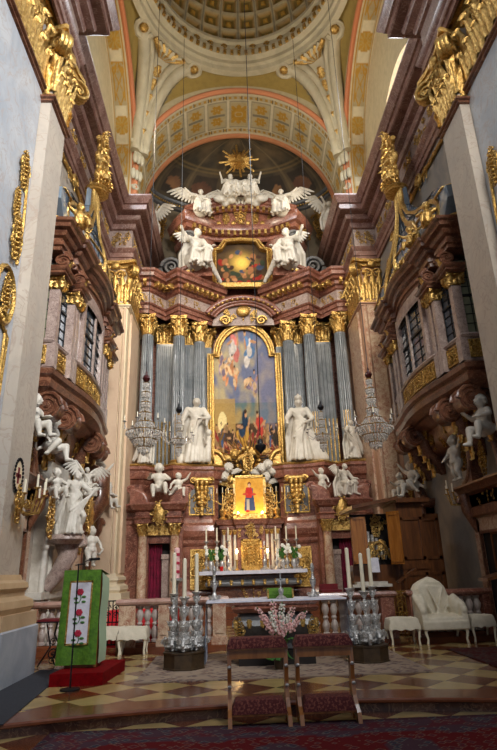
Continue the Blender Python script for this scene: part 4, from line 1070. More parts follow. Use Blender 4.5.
# oval plaque with cross on the left pier
P_=thing('consecration_plaque','small oval plaque with a dark red cross and wreath on the near left pier','plaque',(-4.2,9.2,3.0))
g=MB(); g.prism([(.16*math.cos(2*PI*k/24),.24*math.sin(2*PI*k/24)) for k in range(24)],(-4.19,9.15,3.03),(0,1,0),(0,0,1),(1,0,0),.02); obj('plate',g,M['creamstucco'],P_)
g=MB(); g.box(-4.18,-4.17,9.12,9.18,2.9,3.16); g.box(-4.18,-4.17,9.05,9.25,3.0,3.06); obj('cross',g,M['redcloth'],P_,smooth=False)
g=MB()
for k in range(26): a=2*PI*k/26; g.ell((-4.17,9.15+.185*math.cos(a),3.03+.265*math.sin(a)),(.02,.026,.03),6,4)
obj('wreath',g,M['black'],P_)
# ================================================================= FIGURES
def V3(*a): return Vector(a)
def remesh(mb,name,vox,m,smooth=2):
    me=bpy.data.meshes.new('tmp');me.from_pydata([tuple(v) for v in mb.v],[],mb.f)
    bm=bmesh.new();bm.from_mesh(me);bmesh.ops.recalc_face_normals(bm,faces=bm.faces);bm.to_mesh(me);bm.free()
    o=bpy.data.objects.new('tmp',me);COL.objects.link(o)
    r=o.modifiers.new('r','REMESH');r.mode='VOXEL';r.voxel_size=vox
    s=o.modifiers.new('s','SMOOTH');s.iterations=smooth;s.factor=.5
    dg=bpy.context.evaluated_depsgraph_get(); ev=o.evaluated_get(dg); nm=bpy.data.meshes.new_from_object(ev)
    bpy.data.objects.remove(o);bpy.data.meshes.remove(me)
    nm.name=name; nm.materials.clear();nm.materials.append(m)
    for p in nm.polygons:p.use_smooth=True
    ob=bpy.data.objects.new(name,nm);COL.objects.link(ob);return ob
ST=dict(pel=(0,0,.53),che=(0,0,.74),nek=(0,.0,.855),hed=(0,-.01,.93),shL=(-.115,0,.82),shR=(.115,0,.82),elL=(-.17,.01,.65),elR=(.17,.01,.65),haL=(-.16,-.08,.53),haR=(.16,-.08,.53),
 hiL=(-.055,0,.51),hiR=(.055,0,.51),knL=(-.07,-.03,.28),knR=(.065,-.0,.28),anL=(-.08,.0,.045),anR=(.07,.03,.045),toL=(-.09,-.1,.02),toR=(.09,-.08,.02))
SI=dict(pel=(0,0,.30),che=(0,-.0,.5),nek=(0,-.0,.605),hed=(0,-.02,.68),shL=(-.115,0,.57),shR=(.115,0,.57),elL=(-.19,-.03,.43),elR=(.19,-.03,.43),haL=(-.13,-.17,.36),haR=(.13,-.17,.36),
 hiL=(-.06,-.02,.28),hiR=(.06,-.02,.28),knL=(-.1,-.25,.29),knR=(.1,-.25,.31),anL=(-.1,-.22,.05),anR=(.09,-.27,.06),toL=(-.11,-.33,.02),toR=(.1,-.37,.03))
PU=dict(pel=(0,0,.40),che=(0,-.0,.60),nek=(0,0,.71),hed=(0,-.01,.84),shL=(-.125,0,.67),shR=(.125,0,.67),elL=(-.22,-.02,.56),elR=(.22,-.02,.56),haL=(-.2,-.13,.48),haR=(.2,-.13,.48),
 hiL=(-.07,0,.36),hiR=(.07,0,.36),knL=(-.09,-.08,.2),knR=(.09,-.03,.2),anL=(-.09,.0,.05),anR=(.09,.04,.05),toL=(-.1,-.09,.03),toR=(.1,-.06,.03))
def human(base,ov={},putto=False,robe=None,cloak=False,seed=0,hair='short',beard=False,extra=None):
    J={k:Vector(v) for k,v in base.items()}
    for k,v in ov.items(): J[k]=Vector(v)
    R=random.Random(seed); m=MB(); f=1.45 if putto else 1.
    c=J['che'];p=J['pel'];w=p.lerp(c,.45)
    m.caps(p,.08*f,w,.072*f);m.caps(w,.072*f,c,.085*f);m.ell(c+V3(0,-.01,.01),(.1*f,.07*f,.09*f),12,8)
    if putto: m.ell(w+V3(0,-.03,0),(.1,.1,.1),12,8)
    m.caps(J['shL'],.04*f,J['shR'],.04*f);m.caps(c,.07*f,J['nek'],.032*f);m.caps(J['nek'],.033*f,J['hed'],.03*f)
    hr=.105 if putto else .058; h=J['hed']; fd=V3(0,-1,0)
    tilt=ov.get('look'); 
    if tilt: fd=Vector(tilt).normalized(); 
    sd=fd.cross(V3(0,0,1)).normalized(); up=sd.cross(fd).normalized()
    mx=Matrix((sd,fd,up)).transposed()
    m.ell(h,(hr*.84,hr*.98,hr*1.18),14,10,mx=mx)
    m.ell(h+fd*hr*.45-up*hr*.55,(hr*.5,hr*.45,hr*.5),10,6)           # jaw
    m.caps(h+fd*hr*.98+up*.1*hr,hr*.1,h+fd*hr*1.14-up*.22*hr,hr*.17,6) # nose
    for s in(-1,1):
        m.ell(h+fd*hr*.9+up*.25*hr+sd*s*hr*.36,(hr*.2,hr*.14,hr*.1),6,4,mx=mx)  # brow
        m.ell(h+fd*hr*.8-up*.12*hr+sd*s*hr*.42,(hr*.2,hr*.16,hr*.2),6,4,mx=mx)  # cheek
        m.ell(h+sd*s*hr*.86,(hr*.1,hr*.2,hr*.26),6,4,mx=mx)                     # ear
    m.ell(h+fd*hr*.98-up*.5*hr,(hr*.26,hr*.12,hr*.08),6,4,mx=mx)         # lips
    m.ell(h-fd*hr*.2+up*hr*.25,(hr*.97,hr*1.02,hr*1.08),12,8,mx=mx)
    for k in range(16 if hair!='long' else 26):
        a=R.uniform(-.25,PI+.25); z=R.uniform(-.3,1.1) if hair!='long' else R.uniform(-1.6,1.1)
        q=math.sqrt(max(.1,1-min(1,abs(z)*.8)**2)); m.ell(h+sd*math.cos(a)*hr*.95*q-fd*math.sin(a)*hr*.95*q+up*hr*z,hr*.26,7,5)
    if beard: 
        for k in range(7): m.caps(h+fd*hr*.7-up*hr*.7+sd*hr*.5*((k-3)/3),hr*.2,h+fd*hr*.95-up*hr*(1.5+.3*(k%2))+sd*hr*.25*((k-3)/3),hr*.12,6)
    for s in 'LR':
        sh,el,ha=J['sh'+s],J['el'+s],J['ha'+s]
        m.caps(sh,.042*f,el,.03*f);m.caps(el,.031*f,ha,.021*f)
        d=(ha-el).normalized(); pl=ha+d*.03*f; m.ell(ha+d*.02*f,(.021*f,.018*f,.026*f),8,6)
        side=d.cross(V3(0,0,1)); side=side.normalized() if side.length>.1 else V3(1,0,0); dn=d.cross(side)
        for k in range(4):
            b0=ha+d*.03*f+side*(k-1.5)*.0105*f; b1=b0+d*(.026,.032,.03,.022)[k]*f+side*(k-1.5)*.003; b2=b1+d*.016*f+dn*.012*f*(1 if dn.z<0 else -1); m.caps(b0,.0068*f,b1,.0062*f,6); m.caps(b1,.0062*f,b2,.0052*f,6)
        m.caps(ha+d*.008+side*.018*f,.0075*f,ha+d*.03*f+side*.036*f,.006*f,6)
        if robe and not putto:   # loose sleeve
            m.caps(sh,.05,sh.lerp(el,.9),.045)
            for k in range(3): m.caps(sh.lerp(el,.8)+V3(0,.01*k,0),.03,el.lerp(ha,.35)-V3(0,0,.05+.03*k),.022)
        hi,kn,an,to=J['hi'+s],J['kn'+s],J['an'+s],J['to'+s]
        m.caps(hi,.066*f,kn,.042*f);m.caps(kn,.042*f,kn.lerp(an,.35)+V3(0,.008,0),.043*f);m.caps(kn.lerp(an,.35)+V3(0,.008,0),.042*f,an,.024*f)
        m.caps(an,.028*f,to,.02*f);m.ell(an.lerp(to,.6),(.026*f,.03*f,.018*f),8,5)
    if robe=='stand':
        z0=J['pel'].z; n=18
        m.caps(J['pel'],.085,V3(0,.0,.12),.12,14)
        for k in range(n):
            a=2*PI*k/n+R.uniform(-.1,.1); r1=.155+R.uniform(-.02,.03)
            m.caps(V3(.075*math.cos(a),.062*math.sin(a),z0+.1),.02,V3(r1*.75*math.cos(a+.1),r1*.65*math.sin(a+.1),.28),.026,7)
            m.caps(V3(r1*.75*math.cos(a+.1),r1*.65*math.sin(a+.1),.28),.026,V3(r1*math.cos(a),r1*.85*math.sin(a),.03+R.uniform(0,.02)),.03,7)
        for k in range(6): m.caps(J['shL'].lerp(J['shR'],k/6)+V3(0,-.04,0),.016,V3(.09-.03*k,-.085,z0+.1-.03*k),.02,7)
        for k in range(4): m.caps(J['haR']+V3(-.02*k,0,-.02),.018,V3(-.1+.03*k,-.1,.38-.05*k),.022,7)
    if robe=='sit':
        for s in 'LR':
            hi,kn,an=J['hi'+s],J['kn'+s],J['an'+s]
            m.caps(hi,.085,kn,.062); 
            for k in range(6): 
                o=V3(R.uniform(-.06,.06),R.uniform(-.03,.05),0); m.caps(kn+o*.8,.03,an+o*1.4+V3(0,.03,.02),.03,7)
        for k in range(7): x=-.12+.04*k; m.caps(V3(x,-.04,.33),.03,V3(x*1.2,-.27,.27-.05*math.sin(k)),.032,7); m.caps(V3(x*1.15,-.22,.26),.03,V3(x*1.4,-.2+.04*(k%2),.04),.03,7)
        m.ell(V3(0,.02,.2),(.17,.14,.18),12,8)
        for k in range(6): m.caps(J['shL'].lerp(J['shR'],k/6)+V3(0,-.045,0),.015,V3(.1-.03*k,-.09,.33),.02,7)
    if cloak:
        zb=J['pel'].z-.5 if robe=='stand' else .03
        for k in range(9):
            t=k/8; s0=J['shL'].lerp(J['shR'],t)+V3(0,.04,.01); e=V3(-.2+.4*t,.1+.03*math.sin(k*2),max(.04,zb)); md=s0.lerp(e,.5)+V3((t-.5)*.1,.05,0); m.caps(s0,.028,md,.03,7);m.caps(md,.03,e,.034,7)
    if putto and robe=='sash':
        for k in range(8): a=2*PI*k/8; m.caps(p+V3(.12*math.cos(a),.1*math.sin(a),-.02),.035,p+V3(.12*math.cos(a+.8),.1*math.sin(a+.8),.03),.035,7)
        m.caps(p+V3(.1,.05,0),.04,p+V3(.28,.1,-.12),.03,7);m.caps(p+V3(.28,.1,-.12),.03,p+V3(.36,.05,.02),.02,7)
    if extra: extra(m,J)
    return m
def wing_mb(side,root,L,up=.9,out=.6):
    m=MB();root=Vector(root)
    lead=[root+V3(side*out*L*t,.12*L*math.sin(t*2),L*up*(t**.8)*(1-.15*t)) for t in[i/6 for i in range(7)]]
    m.tube(lead,[.035*L*2,.05*L*1.6,.045*L*1.6,.04*L*1.6,.035*L*1.4,.03*L,.015*L],7)
    for row,(n,ll,r) in enumerate(((9,.62,.055),(8,.4,.05),(7,.22,.045))):
        for k in range(n):
            t=.12+.86*k/(n-1); i=t*6;j=min(5,int(i)); p=lead[j].lerp(lead[j+1],i-j)
            ang=-1.75+1.35*t; d=V3(side*math.cos(ang)*.8+side*.15,.1-.03*row,math.sin(ang)).normalized(); l=L*ll*(.55+.6*t)
            q=p+d*l; nrm=V3(0,1,0); sd=d.cross(nrm).normalized(); mx=Matrix((sd,d.cross(sd)*1.0,d)).transposed()
            m.ell(p.lerp(q,.5),(r*L*1.15,.022*L,l*.55),8,8,mx=mx)
    return m
FIGS={}
def proto(key,mb,vox,wings=None,m=None,props=None):
    o=remesh(mb,'statue',vox,m or M['white'])
    if wings:
        for w in wings: obj('wing',w,m or M['white'],o,ang=60)
    if props:
        for n,g,mm in props: obj(n,g,mm,o,ang=50)
    FIGS[key]=[o,False]
    return o
def put(key,loc,H,rz,name,label,cat='statue',group=None,flip=False,tilt=0):
    o,used=FIGS[key]
    if used: o=dup(o)
    else: FIGS[key][1]=True
    o.name=name;o.location=loc;o.rotation_euler=(tilt,0,rz);o.scale=((-H if flip else H),H,H);o['label']=label;o['category']=cat
    if group:o['group']=group
    elif 'group' in o: del o['group']
    return o
def crown(m,J):
    h=J['hed']; m.lathe([(.05,.05),(.062,.07),(.058,.11),(.03,.13)],h.x,h.y,h.z,14); m.ell(h+V3(0,0,.14),.018,6,4)
def mitre(m,J):
    h=J['hed']; m.lathe([(.056,.03),(.062,.06),(.045,.12),(.01,.165)],h.x,h.y,h.z,14)
proto('saintL',human(ST,dict(elR=(.19,-.06,.68),haR=(.08,-.15,.66),elL=(-.19,.0,.66),haL=(-.19,-.13,.58),hed=(.01,-.02,.93)),robe='stand',cloak=True,seed=2,hair='long',extra=lambda m,J:(m.caps((.17,-.08,.06),.05,(.19,-.05,.38),.04),m.ell((.19,-.06,.46),(.045,.05,.055),10,7),m.caps((.14,-.1,.3),.02,(.1,-.15,.36),.015),m.caps((-.2,.02,.05),.07,(-.24,.0,.14),.05))),.0105)
proto('saintR',human(ST,dict(elL=(-.2,-.04,.67),haL=(-.19,-.16,.6),elR=(.2,-.03,.66),haR=(.12,-.14,.6),hed=(0,-.02,.93)),robe='stand',cloak=True,seed=5,hair='long',extra=lambda m,J:(crown(m,J),[m.caps((.1+.02*k,-.02,.55-.02*k),.03,(.18+.05*k,.0,.05),.04) for k in range(5)])),.0105)
proto('seated',human(SI,dict(elL=(-.2,-.06,.5),haL=(-.27,-.14,.6),elR=(.2,-.04,.44),haR=(.2,-.2,.40),hed=(.02,-.04,.68),look=(.4,-1,-.2)),robe='sit',cloak=True,seed=8,hair='short',extra=lambda m,J:[m.caps((.1+.03*k,-.05,.3),.03,(.25+.05*k,-.08+.02*k,.05-.04*k),.03) for k in range(4)]),.011,wings=[wing_mb(-1,(-.05,.08,.5),.3,1.0,.25),wing_mb(1,(.05,.08,.5),.24,.6,.4)])
proto('angel',human(SI,dict(elL=(-.22,-.05,.55),haL=(-.33,-.1,.62),elR=(.2,-.06,.42),haR=(.13,-.2,.42),look=(-.3,-1,.1),knR=(.16,-.2,.24),anR=(.2,-.1,.05),toR=(.24,-.2,.02)),robe='sit',seed=9,hair='short'),.012,wings=[wing_mb(-1,(-.05,.06,.52),.5,.75,.8),wing_mb(1,(.05,.06,.52),.5,.9,.75)])
proto('flying',human(SI,dict(pel=(0,.05,.32),elL=(-.22,-.1,.6),haL=(-.36,-.18,.66),elR=(.22,.05,.58),haR=(.34,.1,.5),hed=(-.05,-.05,.69),look=(-.7,-1,0),knL=(-.06,-.16,.2),anL=(.02,.08,.08),toL=(.06,.16,.03),knR=(.14,-.05,.16),anR=(.22,.1,.0),toR=(.26,.18,-.04)),robe='sit',cloak=True,seed=12),.012,wings=[wing_mb(-1,(-.04,.07,.53),.55,.9,.45),wing_mb(1,(.04,.07,.53),.55,.7,.8)])
def cloud(m,J):
    R=random.Random(4)
    for k in range(14): m.ell(V3(R.uniform(-.35,.35),R.uniform(-.02,.15),R.uniform(.0,.18)),(R.uniform(.08,.15),.09,R.uniform(.06,.11)),12,8)
proto('oncloud',human(SI,dict(elL=(-.2,-.05,.5),haL=(-.25,-.16,.6),elR=(.22,-.05,.5),haR=(.3,-.1,.42),look=(.3,-1,0)),robe='sit',cloak=True,seed=14,hair='long',extra=cloud),.012)
PS=dict(pel=(0,0,.2),che=(0,-.02,.40),nek=(0,-.02,.51),hed=(0,-.04,.64),shL=(-.125,-.02,.47),shR=(.125,-.02,.47),elL=(-.24,-.06,.40),elR=(.24,-.08,.38),haL=(-.2,-.2,.46),haR=(.16,-.22,.36),hiL=(-.08,-.02,.16),hiR=(.08,-.02,.16),knL=(-.14,-.22,.2),knR=(.14,-.24,.24),anL=(-.12,-.26,-.04),anR=(.16,-.28,.02),toL=(-.13,-.36,-.05),toR=(.17,-.38,.02))
proto('puttosit',human(PS,dict(look=(.3,-1,0)),putto=True,robe='sash',seed=1,hair='short'),.014)
proto('puttoreach',human(PS,dict(elL=(-.27,-.05,.54),haL=(-.34,-.12,.68),elR=(.26,-.04,.36),haR=(.3,-.14,.26),look=(-.5,-1,.2),anR=(.26,-.12,.02),toR=(.34,-.14,.0)),putto=True,robe='sash',seed=3,hair='short'),.014)
proto('puttostand',human(PU,dict(elL=(-.24,-.06,.7),haL=(-.34,-.1,.82),look=(.4,-1,0)),putto=True,robe='sash',seed=6,hair='short'),.014)
# group Mary-like relief figure with palm branch
proto('standing',human(ST,dict(elL=(-.2,-.05,.7),haL=(-.3,-.14,.76),elR=(.2,-.07,.72),haR=(.32,-.16,.74),hed=(.03,-.03,.93),look=(.8,-1,.1),knR=(.12,-.14,.3),anR=(.14,.0,.1),toR=(.16,-.08,.06)),robe='stand',cloak=True,seed=21,hair='long',extra=lambda m,J:[m.caps((-.12-.02*k,.05,.75-.05*k),.04,(-.26-.03*k,.08,.25-.03*k),.05) for k in range(4)]),.0105)
G1='large white seated angels on the upper pediment'
put('saintL',(-1.92,19.86,5.12),2.5,.15,'saint_statue','white robed saint statue with a child at its side, left of the big painting')
put('saintR',(1.95,19.86,5.12),2.4,-.1,'saint_statue','white crowned saint statue in a long cloak, right of the big painting')
put('seated',(-1.95,20.0,13.1),2.75,.45,'angel_statue','large white angel seated on the pediment left of the upper painting')
put('seated',(1.95,20.0,13.1),2.75,-.45,'angel_statue','large white angel seated on the pediment right of the upper painting',flip=True)
put('angel',(-1.75,20.2,15.95),1.9,.2,'angel_statue','white winged angel perched on the left end of the crowning pediment')
put('angel',(1.8,20.2,15.95),1.9,-.2,'angel_statue','white winged angel perched on the right end of the crowning pediment',flip=True)
put('oncloud',(-.42,20.3,16.85),1.9,.1,'figure_on_clouds','white robed figure on clouds, left of the pair crowning the altarpiece')
put('oncloud',(.45,20.3,16.85),1.9,-.1,'figure_on_clouds','white robed figure on clouds, right of the pair crowning the altarpiece',flip=True)
put('puttosit',(0,19.95,16.85),1.0,0,'putto_statue','small white putto between the two crowning figures on clouds')
put('flying',(-4.0,20.6,15.2),1.8,-.5,'angel_statue','white flying angel on the far left edge of the arch behind the cornice',flip=True)
put('flying',(4.0,20.6,15.5),1.9,.5,'angel_statue','white flying angel on the far right edge of the arch behind the cornice')
put('puttosit',(-3.12,19.15,3.95),1.45,.1,'putto_statue','plump white figure seated on the left doorway pediment',cat='statue')
put('puttoreach',(-2.45,19.1,3.95),1.0,.3,'putto_statue','small white putto leaning at the right end of the left doorway pediment',flip=True)
put('seated',(3.3,19.2,3.75),1.55,.5,'allegory_statue','white seated figure on the right doorway pediment leaning towards the altar')
put('puttostand',(2.5,19.1,3.85),.95,.2,'putto_statue','small white putto with raised arm on the left end of the right doorway pediment')
put('standing',(3.8,19.5,5.1),1.45,.3,'angel_statue','white draped figure in front of the rightmost fluted column',flip=True)
put('standing',(-3.7,19.5,5.1),1.35,-.3,'angel_statue','white figure in front of the leftmost fluted column, half behind the crystal chandelier')
# ================================================================= TABERNACLE, GLORY, HIGH ALTAR
G=M['gold'];S=M['silver']
for k,(z,w,d) in enumerate(((0.0,3.2,2.2),(.15,2.8,1.8),(.3,2.4,1.4))):
    g=MB();g.box(-w,w,19.9-d-.6,21,z,z+.15);st(obj('trim_%d'%tn[0],g,M['stepm'],smooth=False));tn[0]+=1
A_=thing('high_altar_table','red marble high altar table with gilded front and purple-white cloth edge','altar',(0,18.9,.45))
g=MB()
rect=lambda w,y0,y1:[(-w,y1),(-w,y0),(w,y0),(w,y1)]
g.sweep(rect(1.25,18.65,19.6),[(0,.45),(.12,.45),(.12,.55),(.02,.62),(-.03,.75),(.02,.9),(.14,1.0),(.18,1.08),(.1,1.16),(.05,1.2),(.05,1.3),(.3,1.36)],caps=False);g.box(-1.25,1.25,18.65,19.6,.45,1.36);obj('altar_body',g,M['brownmarble'],A_,ang=28)
g=MB();g.sweep(rect(1.25,18.65,19.6),[(.16,.98),(.25,1.02),(.27,1.1),(.22,1.17),(.12,1.2)],caps=False);obj('grey_roll',g,M['darkgrey'],A_,ang=50)
g=MB()
for k in range(9): leaf(g,(-1.4+2.8*k/8,18.38,1.2),(0,-1,0),(0,0,-1),(1,0,0),.12,.17,.2)
scrollwork(g,(0,18.6,.8),(1,0,0),(0,0,1),(0,-1,0),1.3,.35,8,n=3);obj('gilded_front',g,G,A_,ang=50)
g=MB();g.box(-1.68,1.68,18.3,19.6,1.37,1.46);obj('table_slab',g,M['brownmarble'],A_,smooth=False)
g=MB();g.grid(lambda u,v:(-1.7+3.4*u,18.29+(.0 if v<.5 else 1.2*(v-.5)*2)-.01*math.sin(u*60)*(1-v) ,1.36+.11*min(1,v*2)),90,8);obj('altar_cloth',g,M['altarcloth'],A_)
T=thing('tabernacle','gilded marble tabernacle with small columns behind the high altar table','tabernacle',(0,19.6,1.46))
g=MB();g.box(-1.02,1.02,19.6,20.5,1.0,3.0);g.sweep([(-1.02,20.2),(-1.02,19.6),(-.5,19.6),(-.46,19.45),(.46,19.45),(.5,19.6),(1.02,19.6),(1.02,20.2)],[(0,2.8),(.05,2.83),(.05,2.92),(.12,2.96),(.16,3.05),(.2,3.12),(-.2,3.14)],caps=False);g.box(-.48,.48,19.45,19.6,1.0,3.1);obj('tabernacle_body',g,M['redmarble'],T,ang=28)
for x in(-.92,-.72,-.55,.55,.72,.92):
    g=MB();g.lathe([(.075,1.5),(.075,1.6),(.052,1.64),(.055,2.2),(.045,2.62)],x,19.47,0,14);c=obj('small_column',g,M['white'],T,ang=30)
    g=MB();g.merge(capital_mb(.05,.05,.16,True),Matrix.Translation((x,19.47,2.62)));obj('capital',g,G,c,ang=60)
g=MB();g.box(-.33,.33,19.38,19.45,1.5,2.45);frame_rect(g,(0,19.36,1.97),(1,0,0),(0,0,1),(0,-1,0),.7,1.0,.07,.06);scrollwork(g,(0,19.36,1.97),(1,0,0),(0,0,1),(0,-1,0),.5,.8,9,n=5,th=1.4);obj('tabernacle_door',g,M['goldfine'],T,ang=60)
g=MB();roc(g,(0,19.35,2.45),(1,0,0),(0,0,1),(0,-1,0),.6,3);scrollwork(g,(0,19.3,2.72),(1,0,0),(0,0,1),(0,-1,0),1.0,.4,2,n=4,th=1.6);obj('gilded_relief',g,G,T,ang=60)
for s in(-1,1):
    g=MB();g.tube([(s*.62,20.1,3.15),(s*.78,20.0,3.4),(s*.66,20.0,3.75),(s*.48,20.05,4.1)],[.16,.14,.12,.1],8);roc(g,(s*.64,19.85,3.2),(s,0,0),(0,0,1),(0,-1,0),1.15,5);obj('gilded_scroll',g,G,T,ang=60)
I=thing('madonna_picture','gold-ground picture of a standing woman in red and blue robe above the tabernacle','picture',(0.0,19.75,3.2))
g=MB();frame_rect(g,(0,19.78,3.97),(1,0,0),(0,0,1),(0,-1,0),1.16,1.42,.09,.1);g.box(-.58,.58,19.72,19.84,3.14,3.3);obj('frame',g,G,I,smooth=False)
def pic(u,v):
    c=mixc(hx(206,140,44),hx(238,186,84),.5+.4*noise.noise(Vector((u*6,v*8,2))))
    def e(cu,cv,a,b): return ((u-cu)/a)**2+((v-cv)/b)**2<1
    w=.10+.07*max(0,(.6-v))/.5
    if .1<v<.72 and abs(u-.5)<w+.03: c=hx(60,74,110) if v<.5 or abs(u-.5)>w*.6 else hx(176,44,40)
    if .45<v<.74 and abs(u-.48)<.13*(1-abs(v-.6)*2): c=hx(190,52,44)
    if .12<v<.42 and abs(u-.44)<.05: c=hx(168,160,150)
    if e(.36,.56,.1,.03) or e(.64,.55,.1,.03): c=hx(196,70,56)
    if e(.5,.80,.05,.065): c=hx(222,178,140)
    if e(.5,.83,.065,.06) and not e(.5,.79,.045,.055): c=hx(110,60,34)
    if e(.42,.1,.07,.03): c=hx(180,40,36)
    return c
g=MB();g.grid(lambda u,v:(-.5+u,19.76,3.3+1.28*v),60,80,pic);obj('painted_panel',g,M['canvas'],I,recalc=False,smooth=False)
for s in(-1,1):
    L=thing('picture_lamp','small glowing lamp at the %s foot of the gold-ground picture'%('left' if s<0 else 'right'),'lamp',(s*.42,19.62,3.3),0,'small lamps at the picture foot')
    g=MB();g.lathe([(.03,0),(.05,.03),(.02,.05)],s*.42,19.62,3.28,10);obj('lamp_cup',g,G,L)
    g=MB();g.ell((s*.42,19.62,3.36),(.032,.032,.045),10,6);obj('flame',g,M['flame'],L)
for x in(-.42,.42):
    l=bpy.data.lights.new('picture_light','POINT');l.energy=9;l.color=(1,.72,.35);l.shadow_soft_size=.05;lo=bpy.data.objects.new('picture_light',l);COL.objects.link(lo);lo.location=(x,19.45,3.42)
# glory
Y=thing('gilded_glory','gilded glory of rays, clouds and cherub heads above the gold-ground picture','glory',(0,20.2,4.7))
g=MB()
for k in range(40):
    a=2*PI*k/40;L=(1.05,.75,.9)[k%3];d=V3(math.cos(a),0,math.sin(a));p=V3(0,20.45,5.35);sd=V3(-d.z,0,d.x)
    g.add([p+d*.3+sd*.03,p+d*.3-sd*.03,p+d*L+sd*.02,p+d*L-sd*.02,p+d*.3+V3(0,-.06,0),p+d*L+V3(0,-.05,0)],[(0,4,5,2),(4,1,3,5),(0,2,3,1),(2,5,3),(0,1,4)])
obj('rays',g,G,Y,ang=20)
g=MB();g.ell((0,20.3,5.3),(.24,.14,.3),14,10);roc(g,(0,20.15,4.85),(1,0,0),(0,0,1),(0,-1,0),.85,3)
for k in range(16):
    a=2*PI*k/16; g.ell((.42*math.cos(a),20.3,5.3+.48*math.sin(a)),(.09,.08,.09),8,5)
obj('gilded_heart',g,G,Y,ang=60)
R=random.Random(9)
for i,(x,z) in enumerate(((-.72,5.0),(-.88,4.7),(-.62,4.55),(.62,4.6),(.9,4.85),(.72,5.08),(.5,4.95),(-.5,5.5),(.42,5.7))):
    g=MB();g.ell((x,20.1,z),(.15,.14,.17),12,8);g.ell((x,19.97,z-.02),(.03,.04,.04),6,4);g.ell((x-.05,19.99,z-.06),(.05,.05,.05),6,4);g.ell((x+.05,19.99,z-.06),(.05,.05,.05),6,4)
    for k in range(8): a=PI*k/7; g.ell((x+.14*math.cos(a),20.1,z+.05+.13*math.sin(a)),.05,6,4)
    g2=wing_mb(-1,(x-.08,20.12,z-.12),.32,.5,.7);g3=wing_mb(1,(x+.08,20.12,z-.12),.32,.5,.7);g.merge(g2);g.merge(g3)
    obj('cherub_head',g,M['white'] if i not in(7,8,2) else G,Y,ang=60)
# gold multi-branch candelabra beside the picture
def candelabrum(x,y,z,h,label):
    C_=thing('candelabrum',label,'candelabrum',(x,y,z),0,'gilded candelabra on the tabernacle')
    g=MB();g.lathe([(.14,0),(.15,.04),(.06,.1),(.1,.2),(.13,.3),(.05,.4),(.03,.5),(.05,.55),(.02,.6),(.02,h*.8)],x,y,z,16);obj('stem',g,G,C_)
    for k in range(5):
        a=(k-2)*.2; e=(x+a,y-.05*abs(k-2),z+h*.78+.0*k-.03*abs(k-2))
        g=MB();g.tube([(x,y,z+.5),(x+a*.6,y,z+.45+.1*abs(k-2)),(x+a,y,z+h*.62),e],.014,6);g.lathe([(.01,0),(.05,.02),(.05,.035),(.02,.04)],e[0],e[1],e[2],10);b=obj('branch',g,G,C_)
        g=MB();g.lathe([(.014,0),(.013,.18)],e[0],e[1],e[2]+.04,8);obj('candle',g,M['wax'],b)
for i,(x,l) in enumerate(((-.95,'gilded five-branch candelabrum left of the gold-ground picture'),(.95,'gilded five-branch candelabrum right of the gold-ground picture'))): candelabrum(x,19.7,3.14,1.15,l)
# candlesticks on the high altar
def candlestick_parts(T,x,y,z,h,ch,m,r=1.,wax=True,lit=False):
    g=MB();g.lathe([(.13*r,0),(.14*r,.02),(.1*r,.05*1),(.05*r,.1),(.03*r,.14),(.06*r,.2),(.08*r,.26),(.04*r,.34),(.025*r,.4),(.05*r,.46),(.055*r,.5),(.025*r,.56),(.02*r,.9*h),(.035*r,.93*h),(.09*r,.97*h),(.095*r,h),(.03*r,h+.005)],x,y,z,16)
    for k in range(3): a=2*PI*k/3+.5; volute(g,(x+.13*r*math.cos(a),y+.13*r*math.sin(a),z+.04),(math.cos(a),math.sin(a),0),(0,0,1),.05*r,1.3,1,0,.35,8)
    obj('stick',g,m,T,ang=40)
    if ch:
        g=MB();g.lathe([(.028*r,0),(.027*r,ch-.01),(.008,ch)],x,y,z+h,12);c=obj('candle',g,M['wax'],T)
        g=MB();g.tube([(x,y,z+h+ch),(x,y,z+h+ch+.02)],.004,4);obj('wick',g,M['black'],c)
    if lit:
        g=MB();g.ell((x,y,z+h+ch+.05),(.03,.03,.06),8,6);obj('flame',g,M['flame'],T)
names=['leftmost','second from left','third from left','third from right','second from right','rightmost']
for i,x in enumerate((-1.5,-1.15,-.78,.8,1.15,1.48)):
    T2=thing('candlestick','silver candlestick with white candle on the high altar, %s of the six'%names[i],'candlestick',(x,18.95,1.46),0,'silver candlesticks on the high altar')
    candlestick_parts(T2,x,18.95,1.46,.95,.42,S,.95)
for s,x in((-1,-.5),(1,.52)):
    T2=thing('candlestick','short lit candle in a gilded holder just %s of the tabernacle door'%('left' if s<0 else 'right'),'candlestick',(x,19.1,1.46),0,'lit candles by the tabernacle door')
    g=MB();g.lathe([(.07,0),(.08,.03),(.03,.08),(.03,.3),(.07,.34)],x,19.1,1.46,12);obj('holder',g,G,T2);g=MB();g.lathe([(.028,0),(.028,.2)],x,19.1,1.8,10);obj('candle',g,M['wax'],T2);g=MB();g.ell((x,19.1,2.07),(.04,.04,.08),8,6);obj('flame',g,M['flame'],T2)
    l=bpy.data.lights.new('candle_light','POINT');l.energy=4;l.color=(1,.6,.25);l.shadow_soft_size=.05;lo=bpy.data.objects.new('candle_light',l);COL.objects.link(lo);lo.location=(x,18.98,2.1)
